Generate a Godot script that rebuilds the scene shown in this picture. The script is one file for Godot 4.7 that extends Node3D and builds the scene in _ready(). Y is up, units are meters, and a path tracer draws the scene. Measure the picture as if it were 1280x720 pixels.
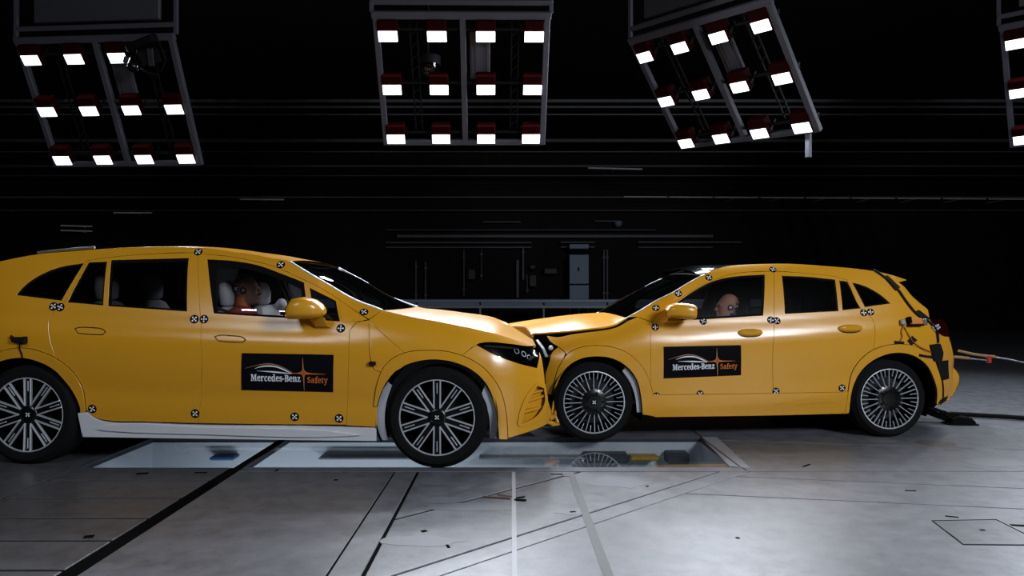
extends Node3D
# A crash hall: two yellow cars have met head-on over a glass floor window, under rigs of floodlights.

const LAMP_ENERGY := 3.1
var M := {}
var taken := {}
var CA := {}
var CB := {}

func _ready():
	var cam := Camera3D.new()
	cam.name = "camera"
	cam.fov = 41.345
	cam.position = Vector3(0, 1.33, 0)
	cam.rotation.x = 0.0073374
	cam.near = 0.05
	cam.far = 200.0
	add_child(cam)
	cam.current = true
	var we := WorldEnvironment.new()
	we.name = "environment"
	var e := Environment.new()
	e.background_mode = Environment.BG_COLOR
	e.background_color = Color(0, 0, 0)
	e.tonemap_mode = Environment.TONE_MAPPER_LINEAR
	e.tonemap_exposure = 1.0
	e.sdfgi_enabled = true
	e.ssao_enabled = true
	e.ssil_enabled = true
	we.environment = e
	add_child(we)
	materials()
	build_rigs()
	build_room()
	build_floor()
	build_back_wall()
	build_big_car()
	build_small_car()
	build_dummies()
	build_loose()

# ---------------------------------------------------------------- materials
func mat(called: String, col: Color, rough := 0.6, metal := 0.0, spec := 0.5) -> StandardMaterial3D:
	var m := StandardMaterial3D.new()
	m.resource_name = called
	m.albedo_color = col
	m.roughness = rough
	m.metallic = metal
	m.metallic_specular = spec
	M[called] = m
	return m

func noise_tex(freq: float, oct: int, cols: Array, offs: Array, seed_: int, size := 1024) -> NoiseTexture2D:
	var n := FastNoiseLite.new()
	n.seed = seed_
	n.frequency = freq
	n.noise_type = FastNoiseLite.TYPE_SIMPLEX_SMOOTH
	n.fractal_octaves = oct
	n.fractal_gain = 0.55
	var t := NoiseTexture2D.new()
	t.width = size
	t.height = size
	t.seamless = true
	t.noise = n
	var g := Gradient.new()
	g.offsets = PackedFloat32Array(offs)
	g.colors = PackedColorArray(cols)
	t.color_ramp = g
	return t

func tri_map(m: StandardMaterial3D, s: float) -> void:
	m.uv1_triplanar = true
	m.uv1_world_triplanar = true
	m.uv1_scale = Vector3(s, s, s)

func glass(called: String, col: Color, a: float) -> StandardMaterial3D:
	var m := mat(called, Color(col.r, col.g, col.b, a), 0.02)
	m.transparency = BaseMaterial3D.TRANSPARENCY_ALPHA
	return m

func grey(v: float) -> Color:
	return Color(v, v, v)

func materials() -> void:
	var p := mat("yellow_film", Color(0.80, 0.565, 0.11), 0.27, 0.0, 0.6)
	p.roughness_texture = noise_tex(0.02, 4, [grey(0.92), grey(1.0)], [0.3, 0.7], 5, 512)
	tri_map(p, 1.3)
	mat("black_plastic", Color(0.05, 0.05, 0.053), 0.75, 0.0, 0.15)
	mat("black_gloss", Color(0.012, 0.012, 0.014), 0.08)
	mat("rubber", Color(0.06, 0.06, 0.062), 0.85, 0.0, 0.25)
	mat("black_tape", Color(0.08, 0.08, 0.085), 0.65, 0.0, 0.25)
	mat("rim_silver", Color(0.82, 0.83, 0.85), 0.3, 0.55)
	mat("rim_black", Color(0.02, 0.02, 0.022), 0.25)
	mat("steel", Color(0.55, 0.56, 0.58), 0.4, 1.0)
	mat("brake_steel", Color(0.12, 0.12, 0.125), 0.5, 0.6)
	mat("liner_grey", Color(0.55, 0.56, 0.58), 0.7)
	mat("liner_light", Color(0.62, 0.63, 0.66), 0.6)
	mat("sill_white", Color(0.80, 0.80, 0.82), 0.45)
	mat("trim_dark", Color(0.035, 0.035, 0.04), 0.8)
	mat("inner", Color(0.05, 0.05, 0.055), 0.9, 0.0, 0.2)
	mat("trim_grey", Color(0.30, 0.30, 0.31), 0.85)
	mat("seat_grey", Color(0.56, 0.56, 0.58), 0.8)
	mat("seat_black", Color(0.04, 0.04, 0.045), 0.7)
	mat("airbag_white", Color(0.78, 0.78, 0.80), 0.85)
	mat("marker_black", Color(0.05, 0.05, 0.05), 0.8, 0.0, 0.12)
	mat("marker_white", Color(0.9, 0.9, 0.92), 0.6)
	mat("sign_black", Color(0.055, 0.055, 0.07), 0.7, 0.0, 0.12)
	mat("sign_white", Color(0.86, 0.87, 0.9), 0.5)
	mat("sign_orange", Color(0.85, 0.45, 0.16), 0.5)
	mat("sign_copper", Color(0.66, 0.45, 0.28), 0.5)
	mat("red_lamp", Color(0.115, 0.010, 0.014), 0.8, 0.0, 0.1)
	mat("tail_red", Color(0.14, 0.015, 0.015), 0.12)
	mat("frame_alu", Color(0.22, 0.22, 0.25), 0.6, 0.0, 0.3)
	mat("panel_grey", Color(0.16, 0.16, 0.18), 0.6)
	mat("dark_metal", Color(0.05, 0.05, 0.055), 0.7, 0.0, 0.2)
	mat("skin_tan", Color(0.66, 0.47, 0.40), 0.6)
	mat("skin_brown", Color(0.46, 0.34, 0.28), 0.6)
	mat("neck_orange", Color(0.62, 0.30, 0.09), 0.6)
	mat("shirt_red", Color(0.42, 0.05, 0.04), 0.9)
	mat("shirt_blue", Color(0.10, 0.22, 0.50), 0.9)
	mat("belt", Color(0.10, 0.09, 0.09), 0.8)
	mat("orange_box", Color(0.78, 0.46, 0.10), 0.5)
	mat("orange_wire", Color(0.62, 0.36, 0.10), 0.6)
	mat("rope_tan", Color(0.55, 0.42, 0.26), 0.85)
	mat("clip_red", Color(0.60, 0.12, 0.05), 0.5)
	mat("blue_grey", Color(0.42, 0.49, 0.58), 0.5)
	mat("rail_grey", Color(0.44, 0.48, 0.54), 0.45, 0.2)
	mat("pipe_grey", Color(0.32, 0.32, 0.35), 0.6)
	mat("beam_grey", Color(0.19, 0.19, 0.21), 0.6)
	mat("tape_white", Color(0.75, 0.75, 0.76), 0.6)
	mat("line_paint", Color(0.60, 0.60, 0.62), 0.5)
	mat("strip_paint", Color(0.53, 0.535, 0.56), 0.5)
	mat("stripe_grey", Color(0.27, 0.27, 0.28), 0.6)
	mat("joint_dark", Color(0.06, 0.06, 0.06), 1.0, 0.0, 0.1)
	mat("wood", Color(0.40, 0.31, 0.22), 0.8)
	mat("stain_brown", Color(0.27, 0.22, 0.19), 0.5)
	mat("residue", Color(0.415, 0.42, 0.445), 0.43)
	mat("pit_wall", Color(0.72, 0.75, 0.78), 0.7)
	mat("pit_equipment", Color(0.16, 0.18, 0.21), 0.5)
	mat("pit_blue", Color(0.16, 0.34, 0.55), 0.5)
	mat("pit_yellow", Color(0.62, 0.50, 0.08), 0.5)
	mat("wall_black", Color(0.028, 0.028, 0.031), 0.7, 0.0, 0.3)
	glass("car_glass", Color(0.01, 0.012, 0.012), 0.62)
	glass("car_glass_clear", Color(0.008, 0.009, 0.009), 0.26)
	glass("front_glass", Color(0.01, 0.012, 0.012), 0.08)
	glass("lamp_glass", Color(0.02, 0.02, 0.02), 0.08)
	glass("floor_glass", Color(0.30, 0.36, 0.42), 0.06)
	var lens := mat("lamp_face", Color(1, 1, 1), 0.4)
	lens.emission_enabled = true
	lens.emission = Color(0.92, 0.95, 1.0)
	lens.emission_energy_multiplier = 3.0
	var streaks := noise_tex(0.05, 5, [Color(0.86, 0.86, 0.86), Color(1, 1, 1), Color(1, 1, 1)], [0.12, 0.36, 1.0], 91)
	for k in 3:
		var f := mat("floor_paint_%d" % k, Color(1, 1, 1), 1.0, 0.0, 0.5)
		var b: float = [0.385, 0.405, 0.315][k]
		f.albedo_texture = noise_tex(0.012, 8, [Color(b * 0.86, b * 0.875, b * 0.93), Color(b * 0.96, b * 0.975, b * 1.03), Color(b * 1.03, b * 1.045, b * 1.10)], [0.2, 0.5, 0.85], 11 + k)
		f.roughness_texture = noise_tex(0.02, 6, [grey(0.40), grey(0.46)], [0.3, 0.75], 31 + k)
		f.detail_enabled = true
		f.detail_blend_mode = BaseMaterial3D.BLEND_MODE_MUL
		f.detail_albedo = streaks
		f.heightmap_enabled = false
		tri_map(f, 0.36 + 0.05 * k)
		f.metallic_specular = 0.5

# ---------------------------------------------------------------- nodes
func numbered(called: String) -> String:
	if not taken.has(called):
		taken[called] = 0
		return called
	taken[called] += 1
	return "%s_%03d" % [called, taken[called]]

func thing(called: String, label: String, category: String, where := Transform3D(), group := "") -> Node3D:
	var o := Node3D.new()
	o.name = numbered(called)
	add_child(o)
	o.transform = where
	tag(o, label, category, group)
	return o

func tag(o: Node, label: String, category: String, group := "") -> void:
	o.set_meta("label", label)
	o.set_meta("category", category)
	if group:
		o.set_meta("group", group)

func sub(called: String, parent: Node3D, where := Transform3D()) -> Node3D:
	var o := Node3D.new()
	o.name = called
	parent.add_child(o, true)
	o.transform = where
	return o

func obj(called: String, g, m: Material, parent: Node3D = null, where := Transform3D()) -> MeshInstance3D:
	var o := MeshInstance3D.new()
	o.mesh = g.mesh() if g is Geo else g
	o.material_override = m
	if parent:
		o.name = called
		parent.add_child(o, true)
	else:
		o.name = numbered(called)
		add_child(o)
	o.transform = where
	return o

func struct(called: String, g, m: Material, parent: Node3D = null) -> MeshInstance3D:
	var o := obj(called, g, m, parent)
	if not parent:
		o.set_meta("kind", "structure")
	return o

func P(a: Array) -> PackedVector2Array:
	var r := PackedVector2Array()
	for k in range(0, a.size(), 2):
		r.append(Vector2(a[k], a[k + 1]))
	return r

func V3(p: Vector2, z: float) -> Vector3:
	return Vector3(p.x, p.y, z)

# ---------------------------------------------------------------- geometry
class Geo:
	var v := PackedVector3Array()
	var n := PackedVector3Array()

	func tri(a: Vector3, b: Vector3, c: Vector3, na: Vector3, nb: Vector3, nc: Vector3) -> void:
		if (b - a).cross(c - a).dot(na + nb + nc) > 0.0:
			v.append(a); v.append(c); v.append(b)
			n.append(na); n.append(nc); n.append(nb)
		else:
			v.append(a); v.append(b); v.append(c)
			n.append(na); n.append(nb); n.append(nc)

	func quad(a: Vector3, b: Vector3, c: Vector3, d: Vector3, no: Vector3) -> void:
		tri(a, b, c, no, no, no)
		tri(a, c, d, no, no, no)

	func quad4(a: Vector3, b: Vector3, c: Vector3, d: Vector3, na: Vector3, nb: Vector3, nc: Vector3, nd: Vector3) -> void:
		tri(a, b, c, na, nb, nc)
		tri(a, c, d, na, nc, nd)

	func box(t: Transform3D, s: Vector3, bev := 0.0) -> void:
		var h := s * 0.5
		bev = minf(bev, minf(h.x, minf(h.y, h.z)) * 0.9)
		for k in 3:
			var i := (k + 1) % 3
			var j := (k + 2) % 3
			for sg in [-1.0, 1.0]:
				var q := []
				for c in [[-1, -1], [1, -1], [1, 1], [-1, 1]]:
					var p := Vector3()
					p[k] = sg * h[k]
					p[i] = c[0] * (h[i] - bev)
					p[j] = c[1] * (h[j] - bev)
					q.append(t * p)
				var no := Vector3()
				no[k] = sg
				quad(q[0], q[1], q[2], q[3], (t.basis * no).normalized())
				if bev <= 0.0:
					continue
				for sh in [-1.0, 1.0]:
					var e := []
					for c in [[0, -1], [0, 1], [1, 1], [1, -1]]:
						var p := Vector3()
						p[k] = sg * (h[k] if c[0] == 0 else h[k] - bev)
						p[i] = sh * (h[i] - bev if c[0] == 0 else h[i])
						p[j] = c[1] * (h[j] - bev)
						e.append(t * p)
					var ne := Vector3()
					ne[k] = sg
					ne[i] = sh
					quad(e[0], e[1], e[2], e[3], (t.basis * ne).normalized())
		if bev > 0.0:
			for a in [-1.0, 1.0]:
				for b in [-1.0, 1.0]:
					for c in [-1.0, 1.0]:
						var sg := Vector3(a, b, c)
						var no := (t.basis * sg).normalized()
						tri(t * (sg * (h - Vector3(0, bev, bev))), t * (sg * (h - Vector3(bev, 0, bev))), t * (sg * (h - Vector3(bev, bev, 0))), no, no, no)

	func bar(a: Vector3, b: Vector3, w: float, h: float, bev := 0.0, up := Vector3.UP) -> void:
		var z := (b - a).normalized()
		if absf(z.dot(up)) > 0.98:
			up = Vector3.RIGHT if absf(z.x) < 0.9 else Vector3.BACK
		var x := up.cross(z).normalized()
		box(Transform3D(Basis(x, z.cross(x), z), (a + b) * 0.5), Vector3(w, h, a.distance_to(b)), bev)

	func tube(pts: PackedVector3Array, r: float, sides := 8, r1 := -1.0) -> void:
		if r1 < 0.0:
			r1 = r
		var rings := []
		var t0 := (pts[1] - pts[0]).normalized()
		var x := t0.cross(Vector3.UP if absf(t0.y) < 0.9 else Vector3.RIGHT).normalized()
		var last := pts.size() - 1
		for k in pts.size():
			var t := (pts[mini(k + 1, last)] - pts[maxi(k - 1, 0)]).normalized()
			x = (x - t * x.dot(t)).normalized()
			var y := t.cross(x)
			var rr := lerpf(r, r1, float(k) / last)
			var ring := []
			for s in sides:
				var a := TAU * s / sides
				var d := x * cos(a) + y * sin(a)
				ring.append([pts[k] + d * rr, d])
			rings.append(ring)
		for k in last:
			for s in sides:
				var a = rings[k][s]
				var b = rings[k][(s + 1) % sides]
				var c = rings[k + 1][(s + 1) % sides]
				var d = rings[k + 1][s]
				quad4(a[0], b[0], c[0], d[0], a[1], b[1], c[1], d[1])
		for en in [0, last]:
			var no := ((pts[0] - pts[1]) if en == 0 else (pts[last] - pts[last - 1])).normalized()
			for s in sides:
				tri(pts[en], rings[en][s][0], rings[en][(s + 1) % sides][0], no, no, no)

	# profile of (radius, height along local z); the outside is to the right of its run
	func lathe(prof: PackedVector2Array, seg: int, t := Transform3D(), a0 := 0.0, a1 := TAU) -> void:
		var nn := []
		for k in prof.size() - 1:
			var d := prof[k + 1] - prof[k]
			nn.append(Vector2(d.y, -d.x).normalized())
		for k in prof.size() - 1:
			var p := prof[k]
			var q := prof[k + 1]
			var np: Vector2 = nn[k]
			var nq: Vector2 = nn[k]
			if k > 0 and nn[k - 1].dot(nn[k]) > 0.6:
				np = (nn[k - 1] + nn[k]).normalized()
			if k < nn.size() - 1 and nn[k + 1].dot(nn[k]) > 0.6:
				nq = (nn[k + 1] + nn[k]).normalized()
			for s in seg:
				var a := lerpf(a0, a1, float(s) / seg)
				var b := lerpf(a0, a1, float(s + 1) / seg)
				var ca := Vector2(cos(a), sin(a))
				var cb := Vector2(cos(b), sin(b))
				quad4(t * Vector3(ca.x * p.x, ca.y * p.x, p.y), t * Vector3(cb.x * p.x, cb.y * p.x, p.y), t * Vector3(cb.x * q.x, cb.y * q.x, q.y), t * Vector3(ca.x * q.x, ca.y * q.x, q.y),
					t.basis * Vector3(ca.x * np.x, ca.y * np.x, np.y), t.basis * Vector3(cb.x * np.x, cb.y * np.x, np.y), t.basis * Vector3(cb.x * nq.x, cb.y * nq.x, nq.y), t.basis * Vector3(ca.x * nq.x, ca.y * nq.x, nq.y))

	func prism(poly: PackedVector2Array, z0: float, z1: float, t := Transform3D(), bev := 0.0) -> void:
		var lo := poly
		if Geometry2D.is_polygon_clockwise(lo):
			lo = lo.duplicate()
			lo.reverse()
		var top := lo
		if bev > 0.0:
			var o := Geometry2D.offset_polygon(lo, -bev, Geometry2D.JOIN_MITER)
			if o.size() == 1 and o[0].size() == lo.size():
				var shift := 0
				var best := 1e9
				for k in lo.size():
					if o[0][k].distance_to(lo[0]) < best:
						best = o[0][k].distance_to(lo[0])
						shift = k
				top = PackedVector2Array()
				for k in lo.size():
					top.append(o[0][(k + shift) % lo.size()])
			else:
				bev = 0.0
		for en in [0, 1]:
			var pl := lo if en == 0 else top
			var z := z0 if en == 0 else z1
			var no := t.basis * Vector3(0, 0, signf(z1 - z0) * (1 if en == 1 else -1))
			var ix := Geometry2D.triangulate_polygon(pl)
			for k in range(0, ix.size(), 3):
				tri(t * Vector3(pl[ix[k]].x, pl[ix[k]].y, z), t * Vector3(pl[ix[k + 1]].x, pl[ix[k + 1]].y, z), t * Vector3(pl[ix[k + 2]].x, pl[ix[k + 2]].y, z), no, no, no)
		var zb := z1 - bev * signf(z1 - z0)
		for k in lo.size():
			var a := lo[k]
			var b := lo[(k + 1) % lo.size()]
			var no2 := Vector3(b.y - a.y, a.x - b.x, 0).normalized()
			quad(t * Vector3(a.x, a.y, z0), t * Vector3(b.x, b.y, z0), t * Vector3(b.x, b.y, zb), t * Vector3(a.x, a.y, zb), t.basis * no2)
			if bev > 0.0:
				var c := top[k]
				var d := top[(k + 1) % lo.size()]
				quad(t * Vector3(a.x, a.y, zb), t * Vector3(b.x, b.y, zb), t * Vector3(d.x, d.y, z1), t * Vector3(c.x, c.y, z1), (t.basis * (no2 + Vector3(0, 0, signf(z1 - z0)))).normalized())

	# rows of points; normals point away from from (or from the row's own middle when from is null)
	func sheet(rows: Array, from, closed := false) -> void:
		var nr := rows.size()
		var nc: int = rows[0].size()
		var nm := []
		for i in nr:
			var line := PackedVector3Array()
			for j in nc:
				var j0 := (j + nc - 1) % nc if closed else maxi(j - 1, 0)
				var j1 := (j + 1) % nc if closed else mini(j + 1, nc - 1)
				var du: Vector3 = rows[mini(i + 1, nr - 1)][j] - rows[maxi(i - 1, 0)][j]
				var dv: Vector3 = rows[i][j1] - rows[i][j0]
				var no := du.cross(dv)
				if no.length_squared() < 1e-16:
					no = Vector3.UP
				line.append(no.normalized())
			nm.append(line)
		for i in nr:
			var mid := Vector3()
			if from == null:
				for j in nc:
					mid += rows[i][j] / nc
			else:
				mid = from
			for j in nc:
				if nm[i][j].dot(rows[i][j] - mid) < 0.0:
					nm[i][j] = -nm[i][j]
		for i in nr - 1:
			for j in (nc if closed else nc - 1):
				var k := (j + 1) % nc
				quad4(rows[i][j], rows[i][k], rows[i + 1][k], rows[i + 1][j], nm[i][j], nm[i][k], nm[i + 1][k], nm[i + 1][j])

	func cap(ring: PackedVector3Array, no: Vector3) -> void:
		var c := Vector3()
		for p in ring:
			c += p / ring.size()
		for k in ring.size():
			tri(c, ring[k], ring[(k + 1) % ring.size()], no, no, no)

	func mesh() -> ArrayMesh:
		var a := []
		a.resize(Mesh.ARRAY_MAX)
		a[Mesh.ARRAY_VERTEX] = v
		a[Mesh.ARRAY_NORMAL] = n
		var m := ArrayMesh.new()
		m.add_surface_from_arrays(Mesh.PRIMITIVE_TRIANGLES, a)
		return m

# closed superellipse rings along a list of sections (centre, half-size across u, half-size across w)
func hull(g: Geo, secs: Array, u: Vector3, w: Vector3, ex := 2.5, seg := 20, caps := true) -> void:
	var rows := []
	for s in secs:
		var ring := PackedVector3Array()
		for k in seg:
			var a := TAU * k / seg
			var cu := signf(cos(a)) * pow(absf(cos(a)), 2.0 / ex)
			var cw := signf(sin(a)) * pow(absf(sin(a)), 2.0 / ex)
			ring.append(s[0] + u * (cu * s[1]) + w * (cw * s[2]))
		rows.append(ring)
	g.sheet(rows, null, true)
	if caps:
		g.cap(rows[0], (secs[0][0] - secs[1][0]).normalized())
		g.cap(rows[-1], (secs[-1][0] - secs[-2][0]).normalized())

# ---------------------------------------------------------------- a solid told by distances, meshed as surface nets
class Field:
	var o: Vector3
	var c: float
	var d: Vector3i
	var f := PackedFloat32Array()

	func _init(lo: Vector3, hi: Vector3, cell: float) -> void:
		o = lo
		c = cell
		d = Vector3i(((hi - lo) / cell).ceil()) + Vector3i.ONE
		f.resize(d.x * d.y * d.z)
		f.fill(1.0)

	func capsule(a: Vector3, b: Vector3, ra: float, rb: float, k := 0.04) -> void:
		var m := Vector3.ONE * (maxf(ra, rb) + k + c * 2.0)
		var lo := Vector3i(((a.min(b) - m - o) / c).floor()).clamp(Vector3i.ZERO, d - Vector3i.ONE)
		var hi := Vector3i(((a.max(b) + m - o) / c).ceil()).clamp(Vector3i.ZERO, d - Vector3i.ONE)
		var ab := b - a
		var q := maxf(ab.length_squared(), 1e-9)
		for z in range(lo.z, hi.z + 1):
			for y in range(lo.y, hi.y + 1):
				var at := (z * d.y + y) * d.x
				for x in range(lo.x, hi.x + 1):
					var p := o + Vector3(x, y, z) * c
					var t := clampf((p - a).dot(ab) / q, 0.0, 1.0)
					var s := p.distance_to(a + ab * t) - lerpf(ra, rb, t)
					var w := f[at + x]
					var h := maxf(k - absf(w - s), 0.0) / k
					f[at + x] = minf(w, s) - h * h * k * 0.25

	func blob(ce: Vector3, r: Vector3, k := 0.03, turn := Basis.IDENTITY, dig := false) -> void:
		var m := Vector3.ONE * (maxf(r.x, maxf(r.y, r.z)) + k + c * 2.0)
		var lo := Vector3i(((ce - m - o) / c).floor()).clamp(Vector3i.ZERO, d - Vector3i.ONE)
		var hi := Vector3i(((ce + m - o) / c).ceil()).clamp(Vector3i.ZERO, d - Vector3i.ONE)
		var inv := turn.inverse()
		for z in range(lo.z, hi.z + 1):
			for y in range(lo.y, hi.y + 1):
				var at := (z * d.y + y) * d.x
				for x in range(lo.x, hi.x + 1):
					var p := inv * (o + Vector3(x, y, z) * c - ce)
					var k0 := (p / r).length()
					var k1 := (p / (r * r)).length()
					var s := k0 * (k0 - 1.0) / maxf(k1, 1e-6)
					var w := f[at + x]
					if dig:
						s = -s
						var h2 := maxf(k - absf(w - s), 0.0) / k
						f[at + x] = maxf(w, s) + h2 * h2 * k * 0.25
					else:
						var h := maxf(k - absf(w - s), 0.0) / k
						f[at + x] = minf(w, s) - h * h * k * 0.25

	func add_to(g: Geo) -> void:
		var id := {}
		var pv := PackedVector3Array()
		var pn := PackedVector3Array()
		var sx := 1
		var sy := d.x
		var sz := d.x * d.y
		var corner := [0, sx, sy, sx + sy, sz, sz + sx, sz + sy, sz + sx + sy]
		for z in d.z - 1:
			for y in d.y - 1:
				for x in d.x - 1:
					var at := z * sz + y * sy + x
					var f0 := f[at]
					if absf(f0) > c * 3.0:
						continue
					var neg := 0
					var va := PackedFloat32Array()
					for k in 8:
						var q: float = f[at + corner[k]]
						va.append(q)
						if q < 0.0:
							neg += 1
					if neg == 0 or neg == 8:
						continue
					var sum := Vector3()
					var cnt := 0
					for k in 8:
						for bit in [1, 2, 4]:
							if k & bit:
								continue
							var a := va[k]
							var b := va[k | bit]
							if (a < 0.0) == (b < 0.0):
								continue
							var t := a / (a - b)
							var p := Vector3(k & 1, (k >> 1) & 1, (k >> 2) & 1)
							if bit == 1: p.x = t
							elif bit == 2: p.y = t
							else: p.z = t
							sum += p
							cnt += 1
					id[at] = pv.size()
					pv.append(o + (Vector3(x, y, z) + sum / cnt) * c)
					pn.append(Vector3(va[1] + va[3] + va[5] + va[7] - va[0] - va[2] - va[4] - va[6], va[2] + va[3] + va[6] + va[7] - va[0] - va[1] - va[4] - va[5], va[4] + va[5] + va[6] + va[7] - va[0] - va[1] - va[2] - va[3]).normalized())
		for at in id:
			var s: bool = f[at] < 0.0
			for e in [[sx, sy, sz], [sy, sz, sx], [sz, sx, sy]]:
				if (f[at + e[0]] < 0.0) == s:
					continue
				var i0 = id.get(at)
				var i1 = id.get(at - e[1])
				var i2 = id.get(at - e[1] - e[2])
				var i3 = id.get(at - e[2])
				if i1 == null or i2 == null or i3 == null:
					continue
				g.quad4(pv[i0], pv[i1], pv[i2], pv[i3], pn[i0], pn[i1], pn[i2], pn[i3])

# ---------------------------------------------------------------- car bodies: half-width W(x, y) of the side, panels cut out of it, sheets across
func hs(t: PackedVector2Array, x: float) -> float:
	var n := t.size()
	if x <= t[0].x:
		return t[0].y
	if x >= t[n - 1].x:
		return t[n - 1].y
	var i := 0
	while x > t[i + 1].x:
		i += 1
	var h := t[i + 1].x - t[i].x
	var s := (t[i + 1].y - t[i].y) / h
	var m0 := s
	var m1 := s
	if i > 0:
		var b := (t[i].y - t[i - 1].y) / (t[i].x - t[i - 1].x)
		m0 = 0.0 if b * s <= 0.0 else 2.0 * b * s / (b + s)
	if i < n - 2:
		var b2 := (t[i + 2].y - t[i + 1].y) / (t[i + 2].x - t[i + 1].x)
		m1 = 0.0 if b2 * s <= 0.0 else 2.0 * b2 * s / (b2 + s)
	var u := (x - t[i].x) / h
	return (2 * u * u * u - 3 * u * u + 1) * t[i].y + (u * u * u - 2 * u * u + u) * m0 * h + (3 * u * u - 2 * u * u * u) * t[i + 1].y + (u * u * u - u * u) * m1 * h

func W(c: Dictionary, x: float, y: float) -> float:
	var t := y - hs(c.yb, x)
	var h := hs(c.hd, x)
	var s := 0.0
	if h < 1.0:
		s += hs(c.tg, t) * (1.0 - h)
	if h > 0.0:
		s += hs(c.th, t) * h
	return hs(c.wp, x) - s

# the two fronts have pushed into each other: what the crash did to a point of the car
func bent(c: Dictionary, p: Vector3) -> Vector3:
	if c.big:
		var k := smoothstep(0.30, -0.05, p.z) * smoothstep(0.05, 0.8, p.x)
		if k > 0.0:
			p.x -= k * (p.x - 0.05) * 0.24
			p.y += k * 0.03 * sin(p.z * 21.0 + p.x * 9.0)
			p.x += k * 0.025 * sin(p.z * 33.0 + p.y * 17.0)
	else:
		var k := smoothstep(0.15, -0.25, p.z) * smoothstep(0.25, -0.3, p.x)
		if k > 0.0:
			p.x -= k * (0.25 - p.x) * 0.35
	return p

func S(c: Dictionary, x: float, y: float, side: float, off: float) -> Vector3:
	return bent(c, Vector3(x, y, side * maxf(W(c, x, y) + off, 0.02)))

func SN(c: Dictionary, x: float, y: float, side: float) -> Vector3:
	var e := 0.008
	var dx := (W(c, x + e, y) - W(c, x - e, y)) / (2.0 * e)
	var dy := (W(c, x, y + e) - W(c, x, y - e)) / (2.0 * e)
	return Vector3(-dx, -dy, side).normalized()

# rounds a traced outline through its points; sharp corners stay
func smooth(p: PackedVector2Array, closed := true, parts := 4) -> PackedVector2Array:
	var n := p.size()
	var r := PackedVector2Array()
	for k in n:
		if not closed and k == n - 1:
			r.append(p[k])
			break
		var a := p[k]
		var b := p[(k + 1) % n]
		var ta := b - a
		var tb := b - a
		var l := a.distance_to(b)
		if closed or k > 0:
			var q := a - p[(k + n - 1) % n]
			if absf(q.angle_to(b - a)) < 0.66:
				ta = (q.normalized() + (b - a).normalized()).normalized() * l
		if closed or k < n - 2:
			var q2 := p[(k + 2) % n] - b
			if absf((b - a).angle_to(q2)) < 0.66:
				tb = (q2.normalized() + (b - a).normalized()).normalized() * l
		for s in parts:
			var u := float(s) / parts
			r.append(a * (2 * u * u * u - 3 * u * u + 1) + ta * (u * u * u - 2 * u * u + u) + b * (3 * u * u - 2 * u * u * u) + tb * (u * u * u - u * u))
	return r

func inset(p: PackedVector2Array, by: float) -> PackedVector2Array:
	var best := p
	var area := -1.0
	for q in Geometry2D.offset_polygon(p, by, Geometry2D.JOIN_MITER):
		var s := Rect2(q[0], Vector2())
		for v in q:
			s = s.expand(v)
		if s.get_area() > area:
			area = s.get_area()
			best = q
	return best

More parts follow.
